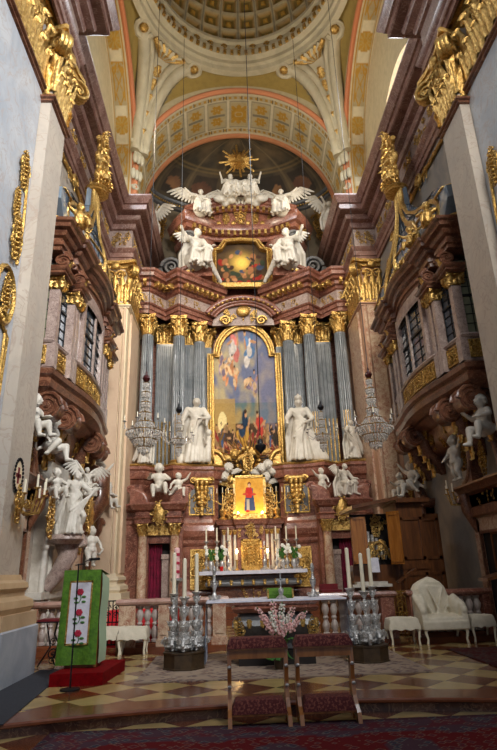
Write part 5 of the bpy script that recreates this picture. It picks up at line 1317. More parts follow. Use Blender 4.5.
for s in(-1,1):
    for q in range(2):
        x=s*(.98+.36*q); T2=thing('flower_vase','white flower bouquet on the high altar, %s one on the %s side'%('inner' if q==0 else 'outer','left' if s<0 else 'right'),'flowers',(x,18.7,1.46),0,'white bouquets on the high altar')
        g=MB();g.lathe([(.06,0),(.07,.02),(.03,.06),(.09,.16),(.1,.24),(.07,.3),(.09,.33)],x,18.7,1.46,14);obj('vase',g,S,T2)
        R=random.Random(int(x*50));g=MB();g2=MB()
        for k in range(14):
            p=V3(x+R.uniform(-.2,.2),18.7+R.uniform(-.12,.1),1.46+.38+R.uniform(0,.38));g2.tube([(x,18.7,1.75),p.lerp(V3(x,18.7,1.75),.4)+V3(0,0,.05),p],.008,4)
            for q2 in range(2): leaf(g2,p.lerp(V3(x,18.7,1.78),.4),(R.uniform(-1,1),-1,0),(0,0,1),(1,0,0),.07,.13,.4,4)
            if k%2==0:
                for j in range(6): a=j*PI/3; g.ell(p+V3(.035*math.cos(a),-.02,.035*math.sin(a)),(.03,.02,.03),6,4)
                g.ell(p+V3(0,-.03,0),.025,6,4)
        obj('blossoms',g,M['whiteflower'],T2);obj('foliage',g2,M['leaf'],T2)
T2=thing('altar_lamp','small red glass votive lamp on the left of the high altar','lamp',(-1.0,18.42,1.46))
g=MB();g.lathe([(.05,0),(.06,.1),(.05,.14)],-1.0,18.42,1.47,12);obj('red_glass',g,mat('red_glass',hx(190,20,20),.2),T2)
# standing crucifix at the altar front
T2=thing('altar_crucifix','silver standing crucifix before the high altar, in front of the tabernacle door','crucifix',(.38,18.5,1.46))
g=MB();g.lathe([(.16,0),(.17,.03),(.06,.1),(.04,.2),(.07,.28),(.03,.34),(.02,.4)],.38,18.5,1.46,14);obj('foot',g,S,T2)
g=MB();g.box(.36,.4,18.49,18.51,1.8,2.35);g.box(.24,.52,18.49,18.51,2.1,2.14);obj('cross',g,S,T2,smooth=False)
g=MB();
for a,b in(((.38,18.47,2.2),(.38,18.47,1.95)),((.38,18.47,2.1),(.27,18.47,2.15)),((.38,18.47,2.1),(.49,18.47,2.15))): g.caps(a,.018,b,.012,6)
g.ell((.38,18.46,2.19),.022,8,6);obj('corpus',g,G,T2)
# hanging sanctuary lamp and its long cord
T2=thing('sanctuary_lamp','dark hanging sanctuary lamp on a long cord in front of the big painting','lamp',(-.02,12,4.0))
g=MB();g.lathe([(.005,-.12),(.05,-.08),(.12,0),(.13,.06),(.07,.1),(.05,.18),(.02,.22)],-.02,12,4.0,16);obj('lamp_bowl',g,M['black'],T2)
g=MB();g.tube([(-.02,12,4.2),(-.02,12,21.5)],.011,5);obj('cord',g,M['black'],T2)
g=MB();g.lathe([(.03,0),(.035,.05),(.01,.07)],-.02,12,4.22,10);obj('lamp_glass',g,G,T2)
# ================================================================= PORTALS AND WALL STATUARY
def portal(s,y0,y1,ztop,label,door=True):
    T=thing('side_portal',label,'portal',(s*5.05,(y0+y1)/2,0),0,'brown marble side portals')
    def O(n,g,m,p=None,**k): return obj(n,mx_(s,g),m,p or T,**k)
    X=5.08
    g=MB();g.box(X-.12,X+.05,y0,y0+.3,0,ztop-.75);g.box(X-.12,X+.05,y1-.3,y1,0,ztop-.75);g.box(X-.12,X+.05,y0,y1,ztop-1.0,ztop-.7);O('door_surround',g,M['creammarble'],smooth=False)
    g=MB();g.box(X-.16,X-.1,y0+.3,y0+.36,0,ztop-1.0);g.box(X-.16,X-.1,y1-.36,y1-.3,0,ztop-1.0);g.box(X-.16,X-.1,y0+.3,y1-.3,ztop-1.06,ztop-1.0);O('inner_moulding',g,M['brownmarble'],smooth=False)
    g=MB();g.box(X-.06,X,y0+.3,y1-.3,0,ztop-1.0)
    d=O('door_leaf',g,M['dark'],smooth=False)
    g=MB()
    for z in(.3,1.3): frame_rect(g,(X-.07,(y0+y1)/2,z+.4),(0,1,0),(0,0,1),(-1,0,0),(y1-y0)*.45,.8,.05,.03)
    O('door_panel',g,M['wood'],d,smooth=False)
    rp=[(X+.05,y1+.05),(X-.2,y1+.05),(X-.2,y0-.05),(X+.05,y0-.05)]
    g=MB();g.sweep(rp,[(0,ztop-.7),(.04,ztop-.66),(.04,ztop-.5),(0,ztop-.46),(0,ztop-.2),(.1,ztop-.14),(.14,ztop-.06),(.2,ztop),(.2,ztop+.04),(-.3,ztop+.06)],caps=False);g.box(X-.2,X+.05,y0-.05,y1+.05,ztop-.7,ztop);O('hood',g,M['brownmarble'],ang=25)
    for sg,yy in((1,y0+.12),(-1,y1-.12)):
        g=MB();volute(g,(X-.28,yy,ztop-.35),(-1,0,0),(0,0,1),.16,1.6,1,0,.4);g.tube([(X-.3,yy,ztop-.15),(X-.25,yy,ztop-.5),(X-.12,yy,ztop-.85),(X-.06,yy,ztop-1.05)],[.13,.15,.1,.05],8);O('bracket',g,M['brownmarble'],ang=50)
        g=MB()
        pts=[(X-.2,yy+sg*(.0+.5*math.sin(PI*.5*k/10)),ztop+.1+.75*(1-math.cos(PI*.5*k/10))) for k in range(11)]
        g.tube(pts,.09,8);volute(g,pts[-1],(0,sg,0),(0,0,1),.16,1.6,1,0,.4)
        g.prism([(p[1]-yy,p[2]-ztop) for p in pts]+[(sg*.5,0)],(X-.1,yy,ztop),(0,1,0),(0,0,1),(1,0,0),.3);O('broken_pediment',g,M['brownmarble'],ang=50)
    g=MB();scrollwork(g,(X-.24,(y0+y1)/2,ztop-.32),(0,1,0),(0,0,1),(-1,0,0),(y1-y0)*.6,.3,4,n=3,th=1.4);roc(g,(X-.2,(y0+y1)/2,ztop+.1),(0,1,0),(0,0,1),(-1,0,0),.75,7);O('gilded_ornament',g,M['golddull'],ang=60)
portal(1,15.9,18.0,3.2,'far brown marble portal under the right balcony, beyond the wooden organ cabinet')
portal(1,10.6,13.1,3.15,'near brown marble portal at the right edge below the balcony')
portal(-1,16.3,18.0,3.3,'far brown marble portal under the left balcony, behind the white statues')
portal(-1,10.5,12.3,3.4,'near brown marble portal under the left balcony beside the near pier')
put('puttosit',(4.72,17.4,3.5),1.0,-1.2,'putto_statue','white putto on the far right portal, the one nearer the altar')
put('puttoreach',(4.7,16.1,3.45),1.25,-1.3,'putto_statue','white putto lying on the near end of the far right portal')
put('puttostand',(4.7,12.9,3.3),1.15,-1.3,'putto_statue','white putto standing at the far end of the near right portal',flip=True)
put('puttosit',(4.65,11.0,3.85),1.3,-1.4,'putto_statue','white putto seated at the right edge on the near right portal')
put('puttosit',(-4.65,10.8,4.1),1.15,1.3,'putto_statue','white putto high on the near left portal beside the stone pier')
put('puttoreach',(-4.62,12.0,3.9),1.25,1.3,'putto_statue','white putto leaning from the near left portal under the balcony',flip=True)
put('puttoreach',(-4.6,16.6,3.75),1.25,1.2,'putto_statue','white putto on the far left portal reaching out beside the cream pilaster',flip=True)
put('puttosit',(-4.55,17.7,3.45),1.0,1.2,'putto_statue','small white putto at the altar end of the far left portal')
# statue altar on the left wall
T=thing('statue_monument','marble wall monument with scrolled pedestal carrying the white statue group, left wall','monument',(-4.9,13.9,0))
g=MB();g.box(-5.1,-4.75,12.7,15.4,1.0,1.15);g.box(-5.1,-4.85,12.9,15.2,1.15,4.0);obj('back_slab',g,M['white'],T,smooth=False)
for y in(12.95,13.4,14.85):
    g=MB();g.lathe([(.13,0),(.13,.9),(.08,.95),(.075,1.1),(.07,2.0),(.1,2.05),(.1,2.12)],-4.85,y,.0,14);obj('white_column',g,M['white'],T,ang=30)
g=MB();g.tube([(-4.5,13.3,2.2),(-4.42,13.3,1.9),(-4.6,13.3,1.55),(-4.85,13.3,1.2)],[.24,.22,.18,.14],10);volute(g,(-4.4,13.3,2.1),(1,0,0),(0,0,1),.3,1.6,1,0,.4);g.lathe([(.3,0),(.4,.1),(.36,.2)],-4.45,13.15,2.14,16);obj('scroll_pedestal',g,M['pinkmarble'],T,ang=50)
g=MB();roc(g,(-4.3,13.7,1.9),(0,1,0),(0,0,1),(1,0,0),.8,3);roc(g,(-4.6,14.1,1.05),(0,1,0),(0,0,1),(1,0,0),.6,5);roc(g,(-4.6,12.3,2.2),(0,1,0),(0,0,1),(1,0,0),1.0,8);obj('gilded_foliage',g,M['gold'],T,ang=60)
g=MB();g.ell((-4.2,14.1,2.9),(.1,.24,.36),14,10)
for k in range(12): a=2*PI*k/12; volute(g,(-4.18,14.1+.27*math.cos(a),2.9+.38*math.sin(a)),(0,math.cos(a),math.sin(a)),(0,-math.sin(a),math.cos(a)),.1,1.3,1,0,.3,8)
obj('gilded_cartouche',g,M['gold'],T,ang=60)
g=MB();g.tube([(-4.9,15.9,4.4),(-4.4,15.9,4.1),(-4.35,15.8,3.4),(-4.7,15.7,2.9),(-4.95,15.7,2.6)],[.2,.32,.3,.26,.2],10);g.box(-5.08,-4.3,15.3,16.1,3.55,3.65);obj('brown_console',g,M['brownmarble'],T,ang=50)
put('standing',(-4.3,13.0,2.3),1.45,.75,'female_statue','tall white draped woman with raised arms, centre of the left wall group')
put('puttostand',(-4.15,14.3,1.65),1.0,.7,'putto_statue','white putto below the gilded cartouche in the left wall group')
put('flying',(-4.4,14.5,3.35),1.0,.8,'angel_statue','white winged angel above the draped woman in the left wall group')
put('puttosit',(-4.5,12.2,3.05),.85,.9,'putto_statue','white putto seated behind the draped woman in the left wall group, nearer the pier')
# gilded putti on the balcony roofs
gp=human(PS,dict(elL=(-.27,-.05,.54),haL=(-.34,-.12,.62),look=(.4,-1,-.2)),putto=True,robe='sash',seed=17)
proto('gold_putto',gp,.016,m=M['gold'])
put('gold_putto',(-4.12,11.0,8.98),.95,.6,'gilded_putto','gilded putto sitting at the near corner of the left balcony dome')
put('gold_putto',(4.12,11.0,8.98),.95,-.3,'gilded_putto','gilded putto with raised arm on the near corner of the right balcony dome',flip=True)
put('gold_putto',(4.02,11.9,9.0),.85,-1.0,'gilded_putto','gilded putto leaning on the rib of the right balcony dome')
# ================================================================= BALUSTRADE
YR=12.25
def baluster(g,x,y,z0=.17,z1=.84):
    h=z1-z0;g.lathe([(.07,0),(.07,.06*h),(.045,.1*h),(.078,.24*h),(.076,.31*h),(.04,.44*h),(.06,.5*h),(.04,.56*h),(.076,.69*h),(.078,.76*h),(.045,.9*h),(.07,.94*h),(.07,h)],x,y,z0,12);return g
bal_me=None
def balustrade(x0,x1,piers,label):
    rm=M['rail_lit'] if x0<0 else M['redmarble']
    T=thing('balustrade',label,'balustrade',((x0+x1)/2,YR,0),0,'marble communion balustrade')
    g=MB();g.box(x0,x1,YR-.3,YR+.2,0,.1);g.sweep([(x0,YR+.1),(x0,YR-.13),(x1,YR-.13),(x1,YR+.1)],[(0,.1),(.03,.1),(.03,.14),(0,.17),(-.1,.17)]);g.box(x0,x1,YR-.13,YR+.13,.1,.17);obj('plinth',g,M['stepm'],T,smooth=False)
    g=MB();pth=[(x0,YR+.15),(x0,YR-.12),(x1,YR-.12),(x1,YR+.15)];g.sweep(pth,[(-.03,.84),(.0,.86),(.05,.88),(.07,.92),(.05,.97),(-.1,.98)]);g.box(x0,x1,YR-.12,YR+.15,.84,.975);obj('rail',g,rm,T,ang=30)
    ps=sorted(piers)
    for a,b in ps:
        g=MB();g.box(a,b,YR-.14,YR+.14,.1,.86);g.box(a-.03,b+.03,YR-.17,YR+.17,.1,.22);g.box(a+.05,b-.05,YR-.16,YR-.14,.3,.76);obj('pier',g,M['creammarble'] if x0<0 else M['redmarble'],T,smooth=False)
    x=x0;gaps=[]
    for a,b in ps+[(x1,x1)]:
        if a-x>.2: gaps.append((x,a))
        x=b
    for a,b in gaps:
        n=max(1,round((b-a)/.165))
        for k in range(n): obj('baluster',baluster(MB(),a+(b-a)*(k+.5)/n,YR),M['baluster'],T,ang=40)
balustrade(-5.0,-3.32,[(-5.0,-4.6),(-3.5,-3.32)],'stretch of marble balustrade between the near left pier and the lectern')
balustrade(-2.99,-.84,[(-2.99,-2.66),(-2.2,-1.98),(-1.1,-.84)],'stretch of marble balustrade behind the left candle cluster')
balustrade(1.12,2.62,[(2.34,2.62)],'stretch of marble balustrade behind the right candle cluster')
balustrade(2.95,4.62,[(2.95,3.15),(4.48,4.62)],'stretch of marble balustrade behind the covered armchair')
T=thing('iron_gate','small black and gilt wrought iron gate in the balustrade beside the lectern','gate',(-3.15,YR,0))
g=MB()
for x in(-3.3,-3.22,-3.14,-3.06,-3.01): g.tube([(x,YR,.12),(x,YR,.96)],.012,5)
for z in(.14,.55,.95): g.tube([(-3.31,YR,z),(-3.0,YR,z)],.014,5)
for z in(.3,.42,.68,.82):
    for x in(-3.24,-3.08): volute(g,(x,YR-.01,z),(1,0,0),(0,0,1),.07,1.6,1,0,.16,8)
obj('scroll_panel',g,M['black'],T,ang=60)
T=thing('iron_gate','gilt wrought iron gate in the balustrade between stool and armchair','gate',(2.78,YR,0))
g=MB()
for x in(2.66,2.74,2.82,2.9): g.tube([(x,YR,.1),(x,YR,.98)],.012,5)
for z in(.14,.55,.95): g.tube([(2.64,YR,z),(2.93,YR,z)],.014,5)
for z in(.3,.5,.7,.85): volute(g,(2.78,YR-.01,z),(1,0,0),(0,0,1),.09,1.6,1,0,.16,8)
obj('scroll_panel',g,M['golddull'],T,ang=60)
B_=tag(obj('draped_bench',MB().box(-3.4,-1.9,13.0,13.5,0,.72),mat('sunlit_red_cloth',hx(214,34,44),.7),loc=(-2.65,13.25,0),smooth=False),'long bench under sunlit-toned red cloth behind the left balustrade','bench')  # cloth red raised in colour to look sunlit
T=thing('red_chair','carved chair with red seat and back behind the right balustrade','chair',(1.5,13.2,0))
g=MB();g.box(1.28,1.74,13.0,13.45,.9,1.0);obj('seat',g,M['redcloth'],T,smooth=False)
g=MB()
for x in(1.3,1.72):
    for y in(13.02,13.43): g.tube([(x,y,0),(x,y,.9)],.03,6)
g.box(1.26,1.76,12.98,13.47,.84,.9);obj('legs',g,M['wood'],T)
g=MB();g.box(1.3,1.72,13.4,13.47,1.0,1.12);obj('back',g,M['redcloth'],T,smooth=False)
# ================================================================= ORGAN CABINET
T=thing('organ_cabinet','tall wooden organ cabinet with open gilded doors behind the right balustrade','organ',(3.4,14.5,0))
W=M['darkwood'];GW=M['goldwood']
g=MB();g.box(3.45,4.1,14.0,15.2,0,2.95);g.box(2.3,3.45,14.3,15.2,0,1.5);g.box(3.4,4.15,13.95,14.0,1.38,1.5);g.box(3.4,4.15,13.95,14.0,0,.15);g.box(4.1,4.62,14.35,15.2,0,2.7);obj('case',g,W,T,smooth=False)
g=MB()
for x0,x1,y in((3.5,4.05,13.99),(4.14,4.58,14.34)):
    for z0,z1 in((.25,1.3),(1.6,2.6)): frame_rect(g,((x0+x1)/2,y,(z0+z1)/2),(1,0,0),(0,0,1),(0,-1,0),x1-x0,z1-z0,.07,.05)
obj('side_panels',g,W,T,smooth=False)
g=MB();g.add([(2.25,13.6,2.8),(3.4,13.6,3.0),(3.4,15.2,3.0),(2.25,15.2,2.8),(2.25,13.6,2.88),(3.4,13.6,3.08),(3.4,15.2,3.08),(2.25,15.2,2.88)],[(0,1,2,3),(7,6,5,4),(0,4,5,1),(1,5,6,2),(2,6,7,3),(3,7,4,0)]);g.box(3.4,4.25,13.8,15.3,2.95,3.05);obj('canopy',g,W,T,smooth=False)
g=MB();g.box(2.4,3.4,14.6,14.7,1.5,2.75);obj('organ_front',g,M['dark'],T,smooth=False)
for k in range(9):
    x=2.5+.1*k;h=.95-.085*k;g=MB();g.lathe([(.012,0),(.045,.12),(.045,.14),(.045,h)],x,14.5,1.62,10);obj('organ_pipe',g,S,T)
g=MB();roc(g,(3.0,14.45,2.15),(1,0,0),(0,0,1),(0,-1,0),.55,3);scrollwork(g,(3.0,14.42,1.85),(1,0,0),(0,0,1),(0,-1,0),.7,.5,3,n=4,th=1.5);g.tube([(3.02+.24*math.cos(PI*k/12),14.38,1.65+.4*math.sin(PI*k/12)) for k in range(13)],.035,6);scrollwork(g,(2.9,14.45,2.5),(1,0,0),(0,0,1),(0,-1,0),1.0,.4,6,n=4,th=1.5);obj('gilded_carving',g,M['gold'],T,ang=60)
g=MB();g.obox((2.44,13.95,2.08),(.18,-.05,0),(.003,.02,0),(0,0,.55));frame_rect(g,(2.44,13.92,2.08),(1,-.25,0),(0,0,1),(0,-1,0),.35,1.1,.06,.04);obj('open_door',g,GW,T,smooth=False)
g=MB();g.obox((3.3,13.85,2.12),(.13,-.12,0),(.01,.02,0),(0,0,.62));frame_rect(g,(3.29,13.82,2.12),(.75,-.66,0),(0,0,1),(-.6,-.8,0),.32,1.15,.05,.04);obj('open_door',g,GW,T,smooth=False)
g=MB();g.box(2.2,3.15,14.0,14.3,1.0,1.06);g.box(2.3,3.05,14.02,14.28,1.06,1.12);obj('keyboard',g,M['white'],T,smooth=False)
tag(obj('sheet_music',MB().obox((2.78,14.1,1.5),(.12,0,0),(0,.02,.0),(0,.03,.17)),M['altarcloth'],loc=(2.78,14.1,1.3),smooth=False),'white open sheet of music on the organ cabinet','sheet music')
T2=thing('music_stand','dark wooden music stand silhouetted before the organ cabinet','music stand',(3.25,13.3,0))
g=MB();g.obox((3.3,13.3,1.25),(.22,0,.14),(0,.1,0),(-.01,0,.015));obj('desk',g,W,T2,smooth=False)
g=MB();g.tube([(3.25,13.3,0),(3.25,13.3,1.2)],.025,6);g.box(3.05,3.45,13.1,13.5,0,.04);obj('post',g,W,T2)
T2=thing('reading_desk','dark wooden reading desk cut by the right edge of the picture','lectern',(4.2,10.6,0))
g=MB();g.obox((4.12,10.5,1.25),(.28,0,.07),(0,.2,0),(0,0,.025));obj('desk',g,W,T2,smooth=False)
g=MB();g.tube([(4.3,10.6,0),(4.3,10.6,1.2)],.04,8);g.lathe([(.2,0),(.2,.04),(.05,.08)],4.3,10.6,0,16);obj('post',g,W,T2)
# ================================================================= FREE ALTAR
T=thing('free_standing_altar','marble free-standing altar table with white cloth and gilded urn-shaped base','altar',(0,10.3,0))
g=MB();g.box(-.62,.62,9.85,10.7,0.012,.22);obj('base_block',g,M['dark'],T,smooth=False)
g=MB()
pr=[(.0,.22),(.04,.24),(-.06,.3),(-.02,.4),(.1,.5),(.16,.6),(.12,.68),(.06,.7),(.06,.74),(.02,.78),(.0,.8)]
pt=lambda w,y0,y1:[(-w,y1),(-w,y0),(w,y0),(w,y1)]
g.sweep(pt(.56,9.98,10.6)+[(-.56,10.6)],pr,caps=False);obj('urn_body',g,M['darkgrey'],T,ang=30)
g=MB();g.sweep(pt(.58,9.96,10.62)+[(-.58,10.62)],[(0,.78),(.1,.8),(.14,.86),(.08,.9),(.12,.93),(.12,.95),(-.3,.95)],caps=False);obj('upper_moulding',g,M['redmarble'],T,ang=30)
g=MB()
for k in range(7): x=-.66+1.32*k/6; leaf(g,(x,9.83,.70),(0,-1,0),(0,0,-1),(1,0,0),.1,.14,.15)
for s in(-1,1): roc(g,(s*.6,9.85,.35),(1,0,0),(0,0,1),(0,-1,0),.36,3)
obj('gilded_gadroons',g,M['gold'],T,ang=60)
g=MB();g.box(-1.13,1.18,9.85,10.7,.95,.985);obj('table_top',g,M['goldwood'],T,smooth=False)
g=MB();g.grid(lambda u,v:(-1.14+2.33*u,9.835+.88*max(0,(v-.08))/.92,.988 if v>.05 else .962),60,12);obj('cloth',g,M['altarcloth'],T,smooth=False)
for s,x in((-1,-1.14),(1,1.19)):
    g=MB();g.grid(lambda u,v:(x+s*(.012+.03*v*math.sin(u*17)**2),9.86+.82*u+.0*v,.985-.93*v),40,14);obj('sheer_side_cloth',g,M['lace'],T)
    for y in(): obj('leg',MB().box(x-s*.04-.02,x-s*.04+.02,y-.02,y+.02,.012,.95),M['altarcloth'],T,smooth=False)
for x,l in((-1.02,'silver candlestick with short candle at the left end of the white table'),(.72,'silver candlestick with white candle on the right half of the white table')):
    T2=thing('candlestick',l,'candlestick',(x,10.35,.99),0,'candlesticks on the free-standing altar'); candlestick_parts(T2,x,10.35,.99,.3,.24,S,.7)
T2=thing('missal_cushion','green cushion with gold trim lying on the white altar table','cushion',(.12,10.3,.99))
g=MB();g.obox((.12,10.3,1.06),(.22,0,0),(0,.12,.05),(0,-.02,.045));obj('cushion',g,M['green'],T2,smooth=False)
g=MB();g.box(-.105,-.08,10.14,10.2,1.0,1.14);g.box(.32,.345,10.14,10.2,1.0,1.14);obj('gold_trim',g,M['gold'],T2,smooth=False)
T2=thing('table_cross','small silver cross with a broad foot standing before the green cushion','cross',(.12,10.05,.99))
g=MB();g.lathe([(.09,0),(.09,.02),(.03,.06),(.05,.12),(.015,.16)],.12,10.05,.99,14);g.box(.11,.13,10.04,10.06,1.12,1.42);g.box(.04,.2,10.04,10.06,1.28,1.31);g.ell((.12,10.03,1.12),.05,8,6);obj('cross',g,S,T2,ang=40)
# flowers before altar
T2=thing('flower_arrangement','bouquet of pink and white gladioli with green leaves in front of the altar base','flowers',(.02,9.5,0.012))
R=random.Random(3)
g=MB();g.lathe([(.09,0),(.1,.05),(.12,.3),(.1,.34)],.02,9.5,.012,14);obj('vase',g,M['darkbase'],T2)
gp_=MB();gw=MB();gl=MB()
for k,(dx,h,w) in enumerate(((-.36,.92,0),(-.2,.72,0),(-.1,1.0,0),(-.26,.8,0),(.05,.98,1),(.14,.8,1),(.24,.9,0),(.34,.78,0),(-.02,.78,0),(.1,.68,0),(.42,.84,0),(-.14,.86,1))):
    base=V3(.02,9.5,.35);tip=V3(.02+dx,9.42+R.uniform(-.1,.1),h)
    gl.tube([base,base.lerp(tip,.5)+V3(0,0,.03),tip],.008,4)
    for q in range(9):
        t=.45+.55*q/9;p=base.lerp(tip,t);r=.042*(1.15-.6*t)
        for j in range(4):
            a=j*PI/2+q*1.3; (gw if w else gp_).ell(p+V3(.034*math.cos(a)+R.uniform(-.012,.012),.03*math.sin(a)-.01,R.uniform(-.02,.02)),(r*.62,r*.5,r*.62),6,4)
for k in range(26):
    a=R.uniform(0,6.28); leaf(gl,(.02+.08*math.cos(a),9.5+.08*math.sin(a),.32),(math.cos(a),math.sin(a)-.3,0),(0,0,.4 if k%2 else -.5),(-math.sin(a),math.cos(a),0),.1,.34,.5)
obj('pink_blossoms',gp_,M['pinkflower'],T2);obj('white_blossoms',gw,M['whiteflower'],T2);obj('leaves',gl,M['leaf'],T2,ang=60)
# ================================================================= CANDLE CLUSTERS
def cluster(x,y,sd):
    T=thing('candle_pedestal','dark octagonal wooden pedestal on the rug holding the %s silver candlestick cluster'%sd,'pedestal',(x,y,0.012),0,'octagonal candle pedestals')
    g=MB();g.lathe([(.36,0),(.36,.02),(.345,.03),(.345,.22),(.36,.23),(.36,.25),(.05,.252)],x,y,.012,8,a0=PI/8,a1=PI/8+2*PI);obj('octagonal_box',g,M['darkbase'],T,smooth=False)
    for i,(dx,dy,h,ch) in enumerate(((-.19,.05,.86,.66),(.0,-.14,.80,.62),(.19,.05,.88,.62))):
        T2=thing('tall_candlestick','ornate silver candlestick with tall white candle, %s one of the %s cluster'%(('left','front','right')[i],sd),'candlestick',(x+dx,y+dy,.265),0,'tall silver candlesticks on the pedestals')
        big(T2,x+dx,y+dy,.265,h,ch)
def big(T2,x,y,z,h,ch):
    g=MB();g.lathe([(.07,0),(.13,.06),(.10,.11),(.12,.16),(.05,.23),(.03,.27),(.07,.32),(.085,.37),(.05,.42),(.022,.46),(.028,.50),(.06,.54),(.065,.59),(.03,.65),(.02,.7),(.045,.74),(.03,.8),(.02,h-.06),(.05,h-.04),(.085,h-.01),(.09,h),(.03,h+.004)],x,y,z,20);obj('stem',g,M['silver2'],T2,ang=50)
    for k in range(3):
        a=2*PI*k/3-PI/2;d=(math.cos(a),math.sin(a),0);g=MB();volute(g,(x+.14*d[0],y+.14*d[1],z+.09),d,(0,0,1),.085,1.5,1,0,.35,10);g.tube([(x+.13*d[0],y+.13*d[1],z+.03),(x+.09*d[0],y+.09*d[1],z+.15),(x+.03*d[0],y+.03*d[1],z+.22)],[.02,.04,.03],6);g.ell((x+.14*d[0],y+.14*d[1],z+.02),(.03,.03,.02),8,5);leaf(g,(x+.06*d[0],y+.06*d[1],z+.12),d,(0,0,1),(-d[1],d[0],0),.1,.12,.4);obj('scroll_foot',g,M['silver2'],T2,ang=60)
    g=MB()
    for zz,rr in((.40,.10),(.62,.075),(.16,.14),(.25,.08),(.78,.055)):
        g=MB()
        for k in range(6): a=2*PI*k/6; d=V3(math.cos(a),math.sin(a),0); leaf(g,V3(x,y,z+zz-.04)+d*rr*.8,d,(0,0,1),(-d.y,d.x,0),rr*.9,.09,.45,4)
        g.lathe([(rr*.6,0),(rr*.95,.01),(rr*.6,.02)],x,y,z+zz-.045,12);obj('leaf_collar',g,M['silver2'],T2,ang=60)
    g=MB();g.lathe([(.034,0),(.032,ch-.02),(.012,ch)],x,y,z+h,14);c=obj('candle',g,M['wax'],T2)
    g=MB();g.tube([(x,y,z+h+ch),(x,y,z+h+ch+.03)],.005,4);obj('wick',g,M['black'],c)
cluster(-1.5,9.95,'left');cluster(1.49,9.98,'right')
T2=thing('paschal_candle','pink-and-white decorated paschal candle on a silver stand behind the left cluster','candle',(-1.72,10.8,0.012))
candlestick_parts(T2,-1.72,10.8,.012,1.35,0,S,1.2)
g=MB();g.lathe([(.05,0),(.05,.52),(.02,.54)],-1.72,10.8,1.36,14);obj('candle',g,M['pinkflower'],T2)
g=MB()
for z in(1.45,1.6,1.75): g.box(-1.775,-1.665,10.745,10.755,z,z+.05)
obj('red_marks',g,M['redflower'],T2,smooth=False)
# ================================================================= RUGS
def rug(name,x0,x1,y0,y1,z,m,label,cat,base,border,fieldc,n=60):
    g=MB()
    def cf(u,v):
        x=x0+(x1-x0)*u;y=y0+(y1-y0)*v;d=min(x-x0,x1-x,y-y0,y1-y)
        if d<.08: return base
        if d<.5: return border if (d<.14 or d>.44 or (math.sin(x*9)*math.sin(y*9)>.1)) else mixc(border,fieldc,.6)
        return fieldc if math.sin(x*5)*math.sin(y*5)<.35 else border
    g.grid(lambda u,v:(x0+(x1-x0)*u,y0+(y1-y0)*v,z+.014),n*2,n,cf);g.box(x0,x1,y0,y1,z,z+.012,base)
    return tag(obj(name,g,m,smooth=False,recalc=False,loc=((x0+x1)/2,(y0+y1)/2,z)),label,cat)
rug('rug',-2.12,2.16,8.78,11.4,0,M['rug'],'faded pinkish-brown oriental rug under the free-standing altar','rug',hx(120,100,92),hx(126,104,96),hx(168,142,122))
rug('carpet',-2.72,4.38,2.0,6.98,-.15,M['rugdark'],'large red and blue oriental carpet on the lower floor in the foreground','carpet',hx(40,46,60),hx(70,74,88),hx(116,24,30),90)
rug('runner',3.18,4.9,8.9,11.0,0,M['rugdark'],'small dark carpet on the checkered floor at the right edge','carpet',hx(40,36,40),hx(60,40,40),hx(70,30,34),30)
g=MB();g.add([(-3.9,6.55,.0),(-3.15,6.75,.0),(-3.32,8.9,.0),(-3.38,10.25,.0),(-3.9,10.3,.0)]+[(-3.9,6.55,.012),(-3.15,6.75,.012),(-3.32,8.9,.012),(-3.38,10.25,.012),(-3.9,10.3,.012)],[(0,1,2,3,4),(9,8,7,6,5)]+[(i,(i+1)%5,5+(i+1)%5,5+i) for i in range(5)])
tag(obj('floor_mat',g,M['gray'],smooth=False,loc=(-3.6,8.5,0)),'dark grey floor mat along the foot of the near left pier','mat')
# ================================================================= LECTERN, MIC
g=MB();g.add([(x,y,z) for z in(.0,.16) for x,y in((-3.3,8.78),(-2.56,8.78),(-2.46,10.0),(-3.2,10.0))],[(3,2,1,0),(4,5,6,7),(0,1,5,4),(1,2,6,5),(2,3,7,6),(3,0,4,7)])
tag(obj('low_platform',g,M['redplat'],smooth=False,loc=(-2.9,9.4,0)),'low platform covered in red carpet beneath the green lectern','platform')
T=thing('lectern','wooden lectern draped in a green brocade cloth with a rose panel','lectern',(-2.98,9.35,.165))
g=MB();g.add([(-3.24,9.26,.165),(-2.76,9.26,.165),(-2.76,9.5,.165),(-3.22,9.5,.165),(-3.26,9.26,1.46),(-2.74,9.26,1.46),(-2.72,9.6,1.36),(-3.2,9.6,1.36)],[(3,2,1,0),(4,5,6,7),(0,1,5,4),(1,2,6,5),(2,3,7,6),(3,0,4,7)]);obj('wooden_body',g,M['wood'],T,smooth=False)
g=MB()
def lc(u,v):
    x=-3.32+.57*u
    if v<.2: t=v/.2; return (x+.05*(1-t),9.62-.40*t,1.46+.08*t)
    t=(v-.2)/.8; return (x-.02*t+(u-.5)*.03*t,9.22-.02*math.sin(u*9)*t-.02,1.54-1.33*t)
g.grid(lc,30,40);obj('green_cloth',g,M['green'],T)
g=MB();g.grid(lambda u,v:(-2.735+.03*u+.01*math.sin(v*9),9.22+.38*u,1.5-1.28*v-.1*u*(1-v)),10,14);obj('pale_lining',g,M['palegreen'],T)
g=MB();g.obox((-3.05,9.19,.93),(.165,0,0),(0,.004,0),(.01,0,.44));obj('white_panel',g,M['altarcloth'],T,smooth=False)
g=MB()
for sx in(-1,1): g.obox((-3.05+sx*.165,9.185,.93),(.012,0,0),(0,.004,0),(.01,0,.45))
for sz in(-1,1): g.obox((-3.05+sz*.01,9.185,.93+sz*.44),(.175,0,0),(0,.004,0),(0,0,.012))
obj('gold_border',g,M['gold'],T,smooth=False)
